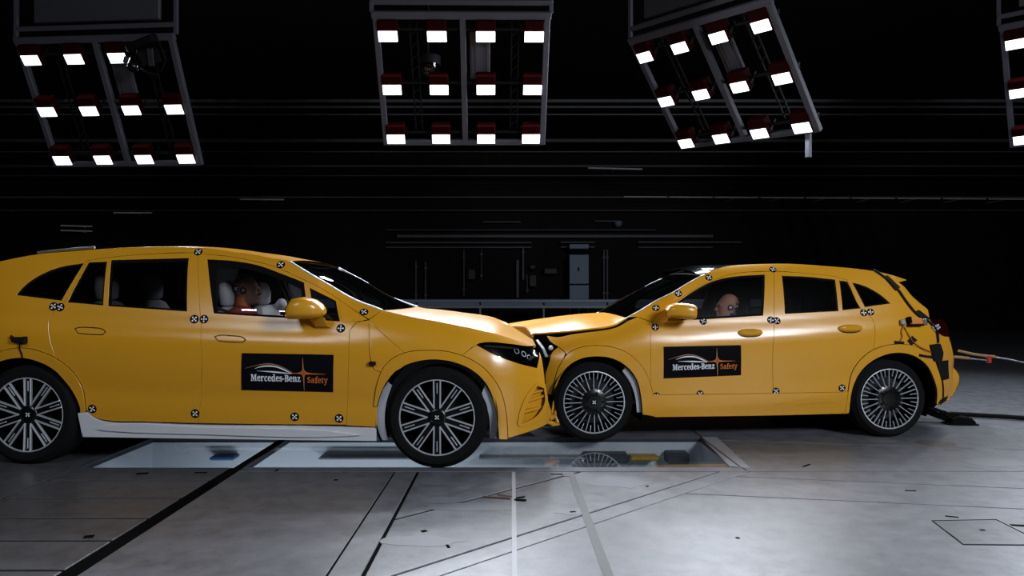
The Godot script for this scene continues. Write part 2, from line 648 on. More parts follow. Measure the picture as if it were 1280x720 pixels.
func panel(g: Geo, c: Dictionary, outline: PackedVector2Array, holes: Array, side: float, off := 0.0, cell := 0.035, gap := 0.0022, rim := 0.02, smoothed := true) -> void:
	var po := inset(smooth(outline) if smoothed else outline, -gap) if gap != 0.0 else (smooth(outline) if smoothed else outline)
	if Geometry2D.is_polygon_clockwise(po):
		po.reverse()
	var loops := [po]
	var hs_ := []
	for h in holes:
		var q := smooth(h)
		if Geometry2D.is_polygon_clockwise(q):
			q.reverse()
		hs_.append(q)
		var w := q.duplicate()
		w.reverse()
		loops.append(w)
	var box := Rect2(po[0], Vector2())
	for p in po:
		box = box.expand(p)
	var cache := {}
	for i in range(floori(box.position.x / cell), ceili(box.end.x / cell)):
		var x0 := i * cell
		var x1 := x0 + cell
		var strip := PackedVector2Array([Vector2(x0, -1), Vector2(x1, -1), Vector2(x1, 4), Vector2(x0, 4)])
		var pieces := Geometry2D.intersect_polygons(po, strip)
		for h in hs_:
			var nx := []
			for q in pieces:
				nx.append_array(Geometry2D.clip_polygons(q, h))
			pieces.assign(nx)
		for q in pieces:
			var lo := 1e9
			var hi := -1e9
			for p in q:
				lo = minf(lo, p.y)
				hi = maxf(hi, p.y)
			for j in range(floori(lo / cell), ceili(hi / cell)):
				var band := PackedVector2Array([Vector2(x0 - 1, j * cell), Vector2(x1 + 1, j * cell), Vector2(x1 + 1, j * cell + cell), Vector2(x0 - 1, j * cell + cell)])
				for r in Geometry2D.intersect_polygons(q, band):
					var ix := Geometry2D.triangulate_polygon(r)
					for k in range(0, ix.size(), 3):
						var tv := []
						for m in 3:
							var p: Vector2 = r[ix[k + m]]
							var key := Vector2i((p * 20000.0).round())
							if not cache.has(key):
								cache[key] = [S(c, p.x, p.y, side, off), SN(c, p.x, p.y, side)]
							tv.append(cache[key])
						g.tri(tv[0][0], tv[1][0], tv[2][0], tv[0][1], tv[1][1], tv[2][1])
	if rim <= 0.0:
		return
	for lp in loops:
		var n: int = lp.size()
		var outs := PackedVector2Array()
		for k in n:
			var t: Vector2 = (lp[(k + 1) % n] - lp[k]).normalized() + (lp[k] - lp[(k + n - 1) % n]).normalized()
			outs.append(Vector2(t.y, -t.x).normalized())
		for k in n:
			var a: Vector2 = lp[k]
			var b: Vector2 = lp[(k + 1) % n]
			if a.distance_to(b) < 1e-5:
				continue
			var m := maxi(1, ceili(a.distance_to(b) / 0.06))
			for s in m:
				var p0 := a.lerp(b, float(s) / m)
				var p1 := a.lerp(b, float(s + 1) / m)
				var o0 := outs[k].lerp(outs[(k + 1) % n], float(s) / m)
				var o1 := outs[k].lerp(outs[(k + 1) % n], float(s + 1) / m)
				var q0 := p0 + o0 * 0.0012
				var q1 := p1 + o1 * 0.0012
				var n0 := Vector3(o0.x, o0.y, side * 0.9).normalized()
				var n1 := Vector3(o1.x, o1.y, side * 0.9).normalized()
				var f0 := Vector3(o0.x, o0.y, 0).normalized()
				var f1 := Vector3(o1.x, o1.y, 0).normalized()
				var a0 := S(c, p0.x, p0.y, side, off)
				var a1 := S(c, p1.x, p1.y, side, off)
				var b0 := S(c, q0.x, q0.y, side, off - 0.0025)
				var b1 := S(c, q1.x, q1.y, side, off - 0.0025)
				g.quad4(a0, a1, b1, b0, n0, n1, n1, n0)
				g.quad4(b0, b1, S(c, q1.x, q1.y, side, off - rim), S(c, q0.x, q0.y, side, off - rim), f0, f1, f1, f0)

# a sheet across the car from an edge on the near side to its mirror image; mids: (x, y) on the centre plane for each point of the edge
func across(g: Geo, c: Dictionary, edge: PackedVector2Array, mids: PackedVector2Array, from: Vector3, pw := 2.3, parts := 28, off := 0.0, dz := 0.0) -> void:
	var e := smooth(edge, false, 5)
	var m := smooth(mids, false, 5)
	var rows := []
	for k in e.size():
		var row := PackedVector3Array()
		var w := maxf(W(c, e[k].x, e[k].y) + off - dz, 0.02)
		for s in parts + 1:
			var u := 2.0 * s / parts - 1.0
			u = signf(u) * (1.0 - pow(1.0 - absf(u), 1.35))
			var f := pow(absf(u), pw)
			row.append(bent(c, Vector3(lerpf(m[k].x, e[k].x, f), lerpf(m[k].y, e[k].y, f), u * w)))
		rows.append(row)
	g.sheet(rows, from)

# the first row of such a sheet, rolled over into a lip with a short apron below it
func lip(g: Geo, c: Dictionary, e: Vector2, m: Vector2, pw: float, r: float, drop: Vector3) -> void:
	var row := PackedVector3Array()
	var low := PackedVector3Array()
	var w := W(c, e.x, e.y)
	for s in 41:
		var u := s / 20.0 - 1.0
		u = signf(u) * (1.0 - pow(1.0 - absf(u), 1.35))
		var f := pow(absf(u), pw)
		var p := bent(c, Vector3(lerpf(m.x, e.x, f), lerpf(m.y, e.y, f), u * w)) + Vector3(0, -r, 0)
		row.append(p)
		low.append(p + drop)
	g.tube(row, r, 8)
	g.sheet([row, low], Vector3(-0.6 if c.big else 0.6, 0.9, 0))

func arc(cx: float, cy: float, r: float, a0: float, a1: float, n: int) -> PackedVector2Array:
	var p := PackedVector2Array()
	for k in n + 1:
		var a := deg_to_rad(lerpf(a0, a1, float(k) / n))
		p.append(Vector2(cx + r * cos(a), cy + r * sin(a)))
	return p

# frame of reference lying on the car's side: z out of the panel, y up along it
func on_side(c: Dictionary, p: Vector2, side: float, off: float) -> Transform3D:
	var z := SN(c, p.x, p.y, side)
	var x := Vector3.UP.cross(z).normalized()
	return Transform3D(Basis(x, z.cross(x), z), S(c, p.x, p.y, side, 0.0) + z * off)

var marker_mesh: ArrayMesh
func marker(c: Dictionary, par: Node3D, p: Vector2, turn := 0.0) -> void:
	if marker_mesh == null:
		var g := Geo.new()
		g.lathe(P([0.034, -0.006, 0.034, 0.0008, 0.0332, 0.0016, 0, 0.0016]), 24)
		marker_mesh = g.mesh()
		marker_mesh.surface_set_material(0, M.marker_black)
		var h := Geo.new()
		for q in [[0, 0], [1, 1], [1, -1], [-1, 1], [-1, -1]]:
			h.box(Transform3D(Basis(), Vector3(q[0] * 0.0125, q[1] * 0.0125, 0.0018)), Vector3(0.0115, 0.0115, 0.0012))
		var a := []
		a.resize(Mesh.ARRAY_MAX)
		a[Mesh.ARRAY_VERTEX] = h.v
		a[Mesh.ARRAY_NORMAL] = h.n
		marker_mesh.add_surface_from_arrays(Mesh.PRIMITIVE_TRIANGLES, a)
		marker_mesh.surface_set_material(1, M.marker_white)
	var o := MeshInstance3D.new()
	o.name = "target_marker"
	o.mesh = marker_mesh
	par.add_child(o, true)
	o.transform = on_side(c, p, 1.0, 0.001) * Transform3D(Basis(Vector3.BACK, turn), Vector3())

# text laid out to a given width and height, its left end of the baseline at (x, y)
func words(s: String, font: String, bold: bool, x: float, y: float, w: float, h: float, m: Material, par: Node3D, called := "lettering") -> MeshInstance3D:
	var f := SystemFont.new()
	f.font_names = PackedStringArray([font])
	f.font_weight = 700 if bold else 400
	var t := TextMesh.new()
	t.text = s
	t.font = f
	t.font_size = 64
	t.pixel_size = 0.001
	t.depth = 0.02
	t.curve_step = 2.0
	t.horizontal_alignment = HORIZONTAL_ALIGNMENT_LEFT
	t.vertical_alignment = VERTICAL_ALIGNMENT_BOTTOM
	var b := t.get_aabb()
	var cap := TextMesh.new()
	cap.text = "M"
	cap.font = f
	cap.font_size = 64
	cap.pixel_size = 0.001
	cap.vertical_alignment = VERTICAL_ALIGNMENT_BOTTOM
	var cb := cap.get_aabb()
	var k := h / cb.size.y
	var kx := w / b.size.x
	return obj(called, t, m, par, Transform3D(Basis().scaled(Vector3(kx, k, 0.1)), Vector3(x - b.position.x * kx, y - cb.position.y * k, 0.0)))

# a band that thins to both ends along a curve of points with half-widths
func ribbon(pts: PackedVector2Array, wid: Array, z: float) -> Geo:
	var g := Geo.new()
	var s := smooth(pts, false, 6)
	var lo := PackedVector2Array()
	var hi := PackedVector2Array()
	for k in s.size():
		var t := (s[mini(k + 1, s.size() - 1)] - s[maxi(k - 1, 0)]).normalized()
		var u := float(k) / (s.size() - 1) * (wid.size() - 1)
		var i := mini(int(u), wid.size() - 2)
		var w: float = lerpf(wid[i], wid[i + 1], u - i)
		hi.append(s[k] + Vector2(-t.y, t.x) * w)
		lo.append(s[k] - Vector2(-t.y, t.x) * w)
	for k in s.size() - 1:
		g.quad(V(lo[k], z), V(lo[k + 1], z), V(hi[k + 1], z), V(hi[k], z), Vector3.BACK)
		g.quad(V(hi[k], z), V(hi[k + 1], z), V(hi[k + 1], z - 0.001), V(hi[k], z - 0.001), Vector3(0, 1, 0))
		g.quad(V(lo[k], z), V(lo[k + 1], z), V(lo[k + 1], z - 0.001), V(lo[k], z - 0.001), Vector3(0, -1, 0))
	return g

func V(p: Vector2, z: float) -> Vector3:
	return Vector3(p.x, p.y, z)

func door_sign(c: Dictionary, par: Node3D, outline: PackedVector2Array) -> void:
	var mid := (outline[0] + outline[1] + outline[2] + outline[3]) / 4.0
	var w := outline[0].distance_to(outline[1])
	var g := Geo.new()
	panel(g, c, outline, [], 1.0, 0.004, 0.05, 0.0, 0.006)
	var root := obj("sign_sticker", g, M.sign_black, par)
	root.set_meta("label", "black door sticker with white and orange lettering")
	var f := on_side(c, mid, 1.0, 0.012)
	f.basis = f.basis.rotated(f.basis.z.normalized(), (outline[1] - outline[0]).angle())
	# the drawing was measured on a sheet 1150 wide whose middle is (635, 290)
	var k := w / 1150.0
	var q := func(l: Array) -> PackedVector2Array:
		var r := PackedVector2Array()
		for i in range(0, l.size(), 2):
			r.append(Vector2((l[i] - 635.0) * k, (290.0 - l[i + 1]) * k))
		return r
	var l1 := words("Mercedes-Benz", "Droid Serif", true, (185 - 635) * k, (290 - 398) * k, 620 * k, 84 * k, M.sign_white, root)
	l1.transform = f * l1.transform
	var l2 := words("Safety", "Droid Serif", false, (893 - 635) * k, (290 - 408) * k, 252 * k, 74 * k, M.sign_orange, root)
	l2.transform = f * l2.transform
	for a in [["car_outline", [235, 243, 320, 216, 420, 206, 520, 217, 610, 252, 700, 297], [1, 7, 9, 8, 9, 3], M.sign_white],
			["car_outline", [262, 270, 440, 278, 690, 296], [1, 6, 10, 3], M.sign_white],
			["swoosh", [118, 242, 250, 205, 420, 178, 560, 207, 650, 252, 718, 292], [1, 3, 6, 4, 4, 3], M.sign_copper],
			["star_ray", [700, 292, 780, 289, 845, 284], [2, 5, 22], M.sign_orange],
			["star_ray", [845, 284, 920, 292, 1118, 295], [22, 7, 1], M.sign_orange],
			["star_ray", [845, 284, 842, 225, 840, 100], [24, 8, 2], M.sign_copper],
			["star_ray", [845, 284, 847, 345, 850, 508], [24, 8, 2], M.sign_copper],
			["star", [800, 284, 845, 284, 890, 284], [3, 46, 3], M.sign_orange]]:
		var wd := []
		for x in a[2]:
			wd.append(x * k)
		obj(a[0], ribbon(q.call(a[1]), wd, 0.001), a[3], root, f)

func wheel(c: Dictionary, par: Node3D, x: float, side: float, turn := 0.0) -> void:
	var r: float = c.r
	var w: float = c.tw
	var rr: float = c.rim
	var root := sub("wheel", par, Transform3D(Basis(Vector3.UP, turn + (0.0 if side > 0.0 else PI)), Vector3(x, r, side * c.face)))
	var g := Geo.new()
	var h := r - rr
	var pf := P([rr - 0.012, -w + 0.012, rr + 0.004, -w, rr + 0.3 * h, -w - 0.004, r - 0.035, -w + 0.004, r - 0.012, -w + 0.018, r - 0.002, -w + 0.04])
	for t in 4:
		var z := -w + w * (t + 1) / 5.0
		pf.append_array(P([r, z - 0.006, r - 0.007, z - 0.004, r - 0.007, z + 0.004, r, z + 0.006]))
	pf.append_array(P([r - 0.002, -0.04, r - 0.012, -0.018, r - 0.035, -0.004, rr + 0.62 * h, 0.0, rr + 0.6 * h, 0.0025, rr + 0.56 * h, 0.0025, rr + 0.54 * h, 0.0, rr + 0.2 * h, 0.002, rr + 0.004, -0.004, rr - 0.012, -0.012]))
	g.lathe(pf, 72)
	obj("tire", g, M.rubber, root)
	g = Geo.new()
	g.lathe(P([rr - 0.001, -0.03, rr, -0.012, rr - 0.002, -0.007, rr - 0.009, -0.006, rr - 0.012, -0.010, rr - 0.014, -0.03]), 72)
	obj("rim_lip", g, M.rim_silver, root)
	g = Geo.new()
	g.lathe(P([rr - 0.013, -0.012, rr - 0.035, -0.06, rr - 0.035, -w + 0.03, rr - 0.014, -w + 0.02]), 48)
	obj("rim_barrel", g, M.rim_black, root)
	g = Geo.new()
	g.lathe(P([rr * 0.72, -0.15, rr * 0.72, -0.12, rr * 0.42, -0.12, rr * 0.40, -0.10, 0.0, -0.10]), 40)
	obj("brake_disc", g, M.brake_steel, root)
	g = Geo.new()
	g.lathe(P([rr - 0.034, -w + 0.05, 0.0, -w + 0.05]), 40)
	obj("wheel_back", g, M.black_plastic, root)
	if c.big:
		for k in 10:
			var a := TAU * k / 10.0 + PI / 2.0
			var t := Transform3D(Basis(Vector3.BACK, a - PI / 2.0), Vector3())
			g = Geo.new()
			g.prism(P([-0.021, 0.05, 0.021, 0.05, 0.026, rr - 0.012, -0.026, rr - 0.012]), -0.05, -0.024, t, 0.002)
			obj("spoke", g, M.rim_black, root)
			g = Geo.new()
			for s in [-1.0, 1.0]:
				g.bar(t * Vector3(s * 0.023, 0.068, -0.022), t * Vector3(s * 0.026, rr - 0.010, -0.016), 0.0105, 0.022, 0.002, t * Vector3(0, 0, 1))
			g.bar(t * Vector3(0, rr * 0.62, -0.022), t * Vector3(0, rr * 0.90, -0.020), 0.007, 0.01, 0.002, t * Vector3(0, 0, 1))
			obj("spoke_edge", g, M.rim_silver, root)
		g = Geo.new()
		g.lathe(P([0.074, -0.05, 0.074, -0.026, 0.068, -0.018, 0.052, -0.014, 0.05, -0.02, 0, -0.02]), 32)
		obj("hub", g, M.rim_black, root)
	else:
		for k in 20:
			var a2 := TAU * k / 20.0 + 0.02
			var t2 := Transform3D(Basis(Vector3.BACK, a2), Vector3())
			g = Geo.new()
			g.bar(t2 * Vector3(0, rr * 0.40, -0.020), t2 * Vector3(0, rr - 0.010, -0.014), 0.0062, 0.02, 0.002, Vector3(0, 0, 1))
			obj("spoke", g, M.rim_silver, root)
			t2 = Transform3D(Basis(Vector3.BACK, a2 + PI / 20.0), Vector3())
			g = Geo.new()
			g.bar(t2 * Vector3(0, rr * 0.74, -0.022), t2 * Vector3(0, rr - 0.010, -0.014), 0.005, 0.018, 0.001, Vector3(0, 0, 1))
			obj("short_spoke", g, M.rim_silver, root)
		g = Geo.new()
		g.lathe(P([rr * 0.46, -0.07, rr * 0.46, -0.034, rr * 0.42, -0.026, rr * 0.24, -0.022, rr * 0.22, -0.012, rr * 0.10, -0.010, 0, -0.010]), 40)
		obj("hub", g, M.rim_black, root)
		g = Geo.new()
		for k in 5:
			var d := Vector3(cos(TAU * k / 5.0), sin(TAU * k / 5.0), 0) * rr * 0.3
			g.lathe(P([0.011, -0.03, 0.011, -0.016, 0.008, -0.012, 0, -0.012]), 6, Transform3D(Basis(), d))
		obj("lug_bolt", g, M.dark_metal, root)
	if side > 0.0 and (c.big or x < 1.0):
		var mk := MeshInstance3D.new()
		mk.name = "target_marker"
		mk.mesh = marker_mesh
		root.add_child(mk, true)
		mk.transform = Transform3D(Basis().scaled(Vector3(0.8, 0.8, 1.0)), Vector3(0, 0, -0.018 if c.big else -0.008))

func wheel_well(c: Dictionary, par: Node3D, x: float, y: float, r: float, m: Material, width := 0.42) -> void:
	for side in [1.0, -1.0]:
		var g := Geo.new()
		var zf := W(c, x, y + 0.2) - 0.03
		var t := Transform3D(Basis() if side > 0.0 else Basis(Vector3.UP, PI), Vector3(x, y, side * zf))
		# seen from below and from outside: the inside of a half drum
		g.lathe(P([r, 0.0, r, -width]), 40, t, deg_to_rad(-24), deg_to_rad(204))
		for k in g.n.size():
			g.n[k] = -g.n[k]
		g.lathe(P([r, -width, 0.0, -width]), 40, t, deg_to_rad(-24), deg_to_rad(204))
		obj("wheel_well", g, m, par)

func seat(par: Node3D, at: Transform3D, m: Material, rear := false) -> void:
	var root := sub("rear_seat" if rear else "front_seat", par, at)
	# local: x forward, y up from the floor of the seat, z across
	var g := Geo.new()
	hull(g, [[Vector3(-0.02, 0.30, 0), 0.09, 0.24], [Vector3(-0.05, 0.36, 0), 0.10, 0.26], [Vector3(-0.12, 0.62, 0), 0.085, 0.27], [Vector3(-0.19, 0.86, 0), 0.065, 0.25], [Vector3(-0.205, 0.93, 0), 0.05, 0.20], [Vector3(-0.21, 0.955, 0), 0.025, 0.14]], Vector3(1, 0.25, 0).normalized(), Vector3(0, 0, 1), 3.2, 24)
	obj("backrest", g, m, root)
	g = Geo.new()
	hull(g, [[Vector3(-0.12, 0.28, 0), 0.07, 0.22], [Vector3(0.0, 0.28, 0), 0.10, 0.26], [Vector3(0.30, 0.31, 0), 0.10, 0.26], [Vector3(0.45, 0.33, 0), 0.08, 0.25], [Vector3(0.49, 0.33, 0), 0.04, 0.2]], Vector3(0, 1, 0), Vector3(0, 0, 1), 3.0, 24)
	obj("cushion", g, m, root)
	g = Geo.new()
	hull(g, [[Vector3(-0.205, 0.965, 0), 0.03, 0.09], [Vector3(-0.20, 0.985, 0), 0.05, 0.125], [Vector3(-0.205, 1.08, 0), 0.055, 0.14], [Vector3(-0.215, 1.15, 0), 0.045, 0.125], [Vector3(-0.22, 1.172, 0), 0.025, 0.09]], Vector3(1, 0.1, 0).normalized(), Vector3(0, 0, 1), 3.0, 20)
	for s in [-1.0, 1.0]:
		g.tube(PackedVector3Array([Vector3(-0.2, 0.9, 0.05 * s), Vector3(-0.205, 1.0, 0.05 * s)]), 0.008)
	obj("headrest", g, m, root)

func mirror(c: Dictionary, par: Node3D, secs: Array, glass_at: Vector3, gh: Vector2, foot_a: Vector3, foot_b: Vector3) -> void:
	var root := sub("side_mirror", par)
	var g := Geo.new()
	hull(g, secs, Vector3.UP, Vector3.BACK, 2.8, 32)
	obj("mirror_housing", g, M.yellow_film, root)
	g = Geo.new()
	var sgn := signf(glass_at.x - secs[1][0].x)
	hull(g, [[glass_at, gh.x, gh.y], [glass_at + Vector3(sgn * 0.004, 0, 0), gh.x * 0.97, gh.y * 0.97]], Vector3.UP, Vector3.BACK, 3.0, 24)
	obj("mirror_glass", g, M.black_gloss, root)
	g = Geo.new()
	hull(g, [[foot_a, 0.062, 0.03], [foot_a.lerp(foot_b, 0.5), 0.05, 0.026], [foot_b, 0.062, 0.034]], Vector3.RIGHT, Vector3(0, 0.6, 0.8), 2.4, 16)
	obj("mirror_foot", g, M.yellow_film, root)

func shifted(p: PackedVector2Array, dx: float, dy: float) -> PackedVector2Array:
	var r := PackedVector2Array()
	for v in p:
		r.append(v + Vector2(dx, dy))
	return r

func joined(parts: Array) -> PackedVector2Array:
	var r := PackedVector2Array()
	for p in parts:
		for v in p:
			if r.is_empty() or r[-1].distance_to(v) > 0.001:
				r.append(v)
	if r[0].distance_to(r[-1]) < 0.001:
		r.remove_at(r.size() - 1)
	return r

func turned(p: PackedVector2Array) -> PackedVector2Array:
	var r := p.duplicate()
	r.reverse()
	return r

# a body panel on both sides of the car
func both(called: String, c: Dictionary, par: Node3D, outline: PackedVector2Array, holes: Array, m: Material, off := 0.0, rim := 0.02, gap := 0.0022) -> MeshInstance3D:
	var near: MeshInstance3D
	for side in [1.0, -1.0]:
		var g := Geo.new()
		panel(g, c, outline, holes, side, off, 0.03 if side > 0.0 else 0.08, gap, rim)
		var o := obj(called, g, m, par)
		if side > 0.0:
			near = o
	return near

# dark trim behind a body panel, so that its paint does not show from within
func lined(c: Dictionary, par: Node3D, outline: PackedVector2Array, holes: Array, m: Material) -> void:
	for side in [1.0, -1.0]:
		var g := Geo.new()
		panel(g, c, outline, holes, side, -0.0055 if side > 0.0 else -0.024, 0.03 if side > 0.0 else 0.09, 0.0, 0.0)
		obj("inner_trim", g, m, par)

func window(c: Dictionary, par: Node3D, hole: PackedVector2Array, inner: PackedVector2Array, m: Material) -> void:
	for side in [1.0, -1.0]:
		var g := Geo.new()
		panel(g, c, hole, [], side, -0.009, 0.06, -0.004, 0.0)
		obj("window_glass", g, m, par)
		g = Geo.new()
		panel(g, c, hole, [inner], side, -0.005, 0.06, -0.003, 0.012)
		obj("window_seal", g, M.black_plastic, par)

func build_big_car() -> void:
	CA = {"big": true, "r": 0.388, "tw": 0.275, "rim": 0.292, "face": 0.93,
		"wp": P([-4.3,0.62,-4.22,0.74,-4.05,0.85,-3.7,0.94,-3.2,0.975,-2.2,0.98,-1,0.98,-0.3,0.975,0.15,0.965,0.4,0.93,0.58,0.86,0.72,0.75,0.82,0.6,0.87,0.42]), "yb": P([-4.3,1.3,-3.6,1.27,-2.9,1.205,-2,1.165,-1.2,1.135,-0.5,1.12,-0.2,1.09,0.2,1,0.6,0.9,0.87,0.82]), "tg": P([-1.1,0.13,-0.9,0.085,-0.74,0.055,-0.62,0.048,-0.5,0.026,-0.36,0.006,-0.25,0,-0.18,0.006,-0.13,0.022,-0.09,0.04,-0.04,0.055,0,0.064,0.06,0.082,0.2,0.135,0.35,0.202,0.48,0.275,0.56,0.335,0.62,0.42,0.7,0.6]), "th": P([-1.1,0.13,-0.9,0.085,-0.74,0.055,-0.62,0.048,-0.5,0.026,-0.36,0.006,-0.25,0,-0.18,0.006,-0.13,0.014,-0.09,0.024,-0.04,0.044,0,0.07,0.05,0.115,0.1,0.18,0.2,0.33,0.4,0.7]), "hd": P([-0.95,0,-0.4,1])}
	var c := CA
	var car := thing("car", "larger yellow car with white sill, nose pushed into the smaller one", "car", Transform3D(Basis(Vector3.UP, deg_to_rad(-2.4)), Vector3(-0.532, 0, -6.723)), "crashed yellow cars")
	var Y: Material = M.yellow_film
	# openings
	var w_front := P([-1.866,1.604,-1.664,1.591,-1.451,1.555,-1.248,1.487,-1.059,1.417,-0.988,1.14,-1.15,1.143,-1.732,1.176])
	var w_front_in := P([-1.786,1.539,-1.652,1.539,-1.441,1.503,-1.239,1.436,-1.078,1.367,-1.014,1.155,-1.151,1.158,-1.709,1.188])
	var w_tri := P([-1.01,1.377,-0.801,1.274,-0.745,1.116,-0.944,1.128])
	var w_tri_in := P([-0.994,1.355,-0.811,1.265,-0.762,1.128,-0.936,1.14])
	var w_rear := P([-2.637,1.598,-2.016,1.614,-1.941,1.191,-2.57,1.231])
	var w_rear_in := P([-2.616,1.572,-2.024,1.584,-1.956,1.206,-2.554,1.243])
	var w_small := P([-2.811,1.579,-2.665,1.585,-2.609,1.237,-2.899,1.261])
	var w_small_in := P([-2.8,1.566,-2.674,1.572,-2.621,1.249,-2.882,1.271])
	var w_quart := P([-3.318,1.317,-3.263,1.399,-3.17,1.476,-3.03,1.54,-2.847,1.572,-2.947,1.274])
	var w_quart_in := P([-3.295,1.327,-3.247,1.39,-3.159,1.46,-3.018,1.52,-2.862,1.556,-2.956,1.289])
	# body side: roof rail, windscreen pillar, rear quarter
	var rear_arch := P([-2.775,0.406,-2.772,0.444,-2.807,0.537,-2.864,0.631,-2.948,0.734,-3.07,0.803,-3.209,0.833,-3.37,0.81,-3.524,0.732,-3.65,0.61,-3.709,0.481,-3.765,0.297])
	var o_body_side := joined([P([-3.548,1.586,-3.256,1.644,-2.979,1.671,-2.727,1.691,-2.408,1.704,-2.084,1.704,-1.872,1.69,-1.683,1.663,-1.483,1.636,-1.349,1.61,-1.202,1.584,-0.938,1.436,-0.687,1.292,-0.438,1.2,-0.527,1.134,-0.69,1.225,-0.805,1.299,-0.961,1.392,-1.13,1.468,-1.302,1.539,-1.471,1.584,-1.672,1.623,-1.858,1.643,-2.003,1.657,-2.387,1.644,-2.669,1.618,-2.828,1.592,-2.925,1.261,-2.978,1.212,-3.021,1.132,-2.997,1.034,-2.961,0.899,-2.921,0.819,-2.809,0.72,-2.747,0.588,-2.722,0.425]), rear_arch, P([-3.906,0.283,-4.397,0.341,-4.444,0.579,-4.407,0.914,-4.364,1.145,-4.094,1.279,-3.938,1.471,-3.73,1.548])])
	both("body_side", c, car, o_body_side, [w_quart], Y)
	lined(c, car, o_body_side, [w_quart], M.inner)
	var o_rear_door := P([-2.828,1.592,-2.669,1.618,-2.387,1.644,-2.003,1.657,-1.958,1.657,-1.84,1.188,-1.794,0.885,-1.821,0.531,-1.849,0.331,-2.278,0.34,-2.596,0.35,-2.67,0.375,-2.722,0.425,-2.747,0.588,-2.809,0.72,-2.921,0.819,-2.961,0.899,-2.997,1.034,-3.021,1.132,-2.978,1.212,-2.925,1.261])
	both("rear_door", c, car, o_rear_door, [w_rear, w_small], Y)
	lined(c, car, o_rear_door, [w_rear, w_small], M.inner)
	var o_front_door := P([-1.958,1.657,-1.858,1.643,-1.672,1.623,-1.471,1.584,-1.302,1.539,-1.13,1.468,-0.961,1.392,-0.805,1.299,-0.69,1.225,-0.533,1.131,-0.616,1.11,-0.665,1.05,-0.661,0.888,-0.673,0.644,-0.695,0.328,-1.272,0.327,-1.849,0.331,-1.821,0.531,-1.794,0.885,-1.84,1.188])
	both("front_door", c, car, o_front_door, [w_front, w_tri], Y)
	lined(c, car, o_front_door, [w_front, w_tri], M.inner)
	both("front_fender", c, car, P([-0.616,1.11,-0.532,1.126,-0.236,0.883,-0.291,0.756,-0.366,0.683,-0.418,0.583,-0.452,0.49,-0.462,0.311,-0.696,0.322,-0.673,0.644,-0.661,0.888,-0.665,1.05]), [], Y)
	window(c, car, w_front, w_front_in, M.front_glass)
	window(c, car, w_tri, w_tri_in, M.car_glass)
	window(c, car, w_rear, w_rear_in, M.car_glass)
	window(c, car, w_small, w_small_in, M.car_glass)
	window(c, car, w_quart, w_quart_in, M.car_glass)
	# raised lines round the corner window
	both("mirror_patch", c, car, P([-0.775,1.262,-0.556,1.119,-0.727,1.113]), [], Y, 0.006, 0.01)
	both("sill", c, car, P([-2.794,0.406,-2.723,0.413,-2.67,0.368,-2.597,0.34,-2.279,0.33,-1.85,0.318,-1.273,0.317,-0.69,0.312,-0.462,0.304,-0.467,0.202,-1.532,0.206,-2.781,0.212]), [], M.sill_white, 0.012, 0.14)
	both("sill_ridge", c, car, P([-2.656,0.278,-2.536,0.315,-1.839,0.302,-0.901,0.288,-0.564,0.249,-0.905,0.231,-1.845,0.245,-2.542,0.264]), [], M.sill_white, 0.026, 0.016)
	var fa_in := P([-0.459,0.471,-0.425,0.571,-0.379,0.658,-0.291,0.756,-0.151,0.817,0.012,0.833,0.18,0.799,0.3,0.732,0.39,0.628,0.448,0.448,0.47,0.216])
	for ring in [joined([P([-0.483,0.471,-0.446,0.657,-0.37,0.805,-0.236,0.883,-0.062,0.901,0.101,0.889,0.27,0.828,0.39,0.737,0.479,0.601,0.52,0.444,0.536,0.211]), turned(fa_in)]), joined([P([-2.731,0.4,-2.747,0.588,-2.809,0.72,-2.909,0.813,-3.033,0.874,-3.191,0.911,-3.376,0.885,-3.577,0.801,-3.733,0.659,-3.807,0.478,-3.863,0.286]), turned(rear_arch)])]:
		both("trim_gap", c, car, inset(ring, 0.0026), [], M.black_plastic, 0.0015, 0.004, 0.0)
	both("arch_trim", c, car, joined([P([-0.483,0.471,-0.446,0.657,-0.37,0.805,-0.236,0.883,-0.062,0.901,0.101,0.889,0.27,0.828,0.39,0.737,0.479,0.601,0.52,0.444,0.536,0.211]), turned(fa_in)]), [], Y, 0.011, 0.03)
	both("arch_trim", c, car, joined([P([-2.731,0.4,-2.747,0.588,-2.809,0.72,-2.909,0.813,-3.033,0.874,-3.191,0.911,-3.376,0.885,-3.577,0.801,-3.733,0.659,-3.807,0.478,-3.863,0.286]), turned(rear_arch)]), [], Y, 0.011, 0.03)
	# front
	var lamp := P([0.296,0.941,0.355,0.958,0.565,0.939,0.724,0.917,0.775,0.846,0.756,0.745,0.628,0.787,0.418,0.874])
	var slot := P([0.763,0.608,0.813,0.579,0.819,0.462,0.763,0.373,0.664,0.327,0.64,0.321,0.664,0.414,0.707,0.522])
	both("bumper", c, car, joined([P([0.041,0.886,0.191,0.862,0.296,0.941,0.418,0.874,0.628,0.787,0.756,0.745,0.775,0.846,0.743,0.915,0.787,0.838,0.807,0.737,0.826,0.576,0.845,0.47,0.879,0.342,0.845,0.278,0.688,0.25,0.482,0.209]), P([0.47,0.216,0.448,0.448,0.39,0.628,0.3,0.732,0.18,0.799])]), [slot], Y)
	both("intake_frame", c, car, P([0.627,0.3,0.606,0.324,0.628,0.43,0.677,0.544,0.757,0.637,0.826,0.608,0.842,0.446,0.788,0.347,0.688,0.301]), [slot], Y, 0.010, 0.02)
	both("splash_guard", c, car, P([-0.455,0.521,-0.373,0.658,-0.343,0.633,-0.391,0.496,-0.406,0.336,-0.386,0.203,-0.461,0.202]), [], M.liner_light, -0.03, 0.0, 0.0)
	both("splash_guard", c, car, P([0.366,0.635,0.448,0.454,0.47,0.222,0.398,0.219,0.393,0.393,0.341,0.574]), [], M.liner_light, -0.03, 0.0, 0.0)
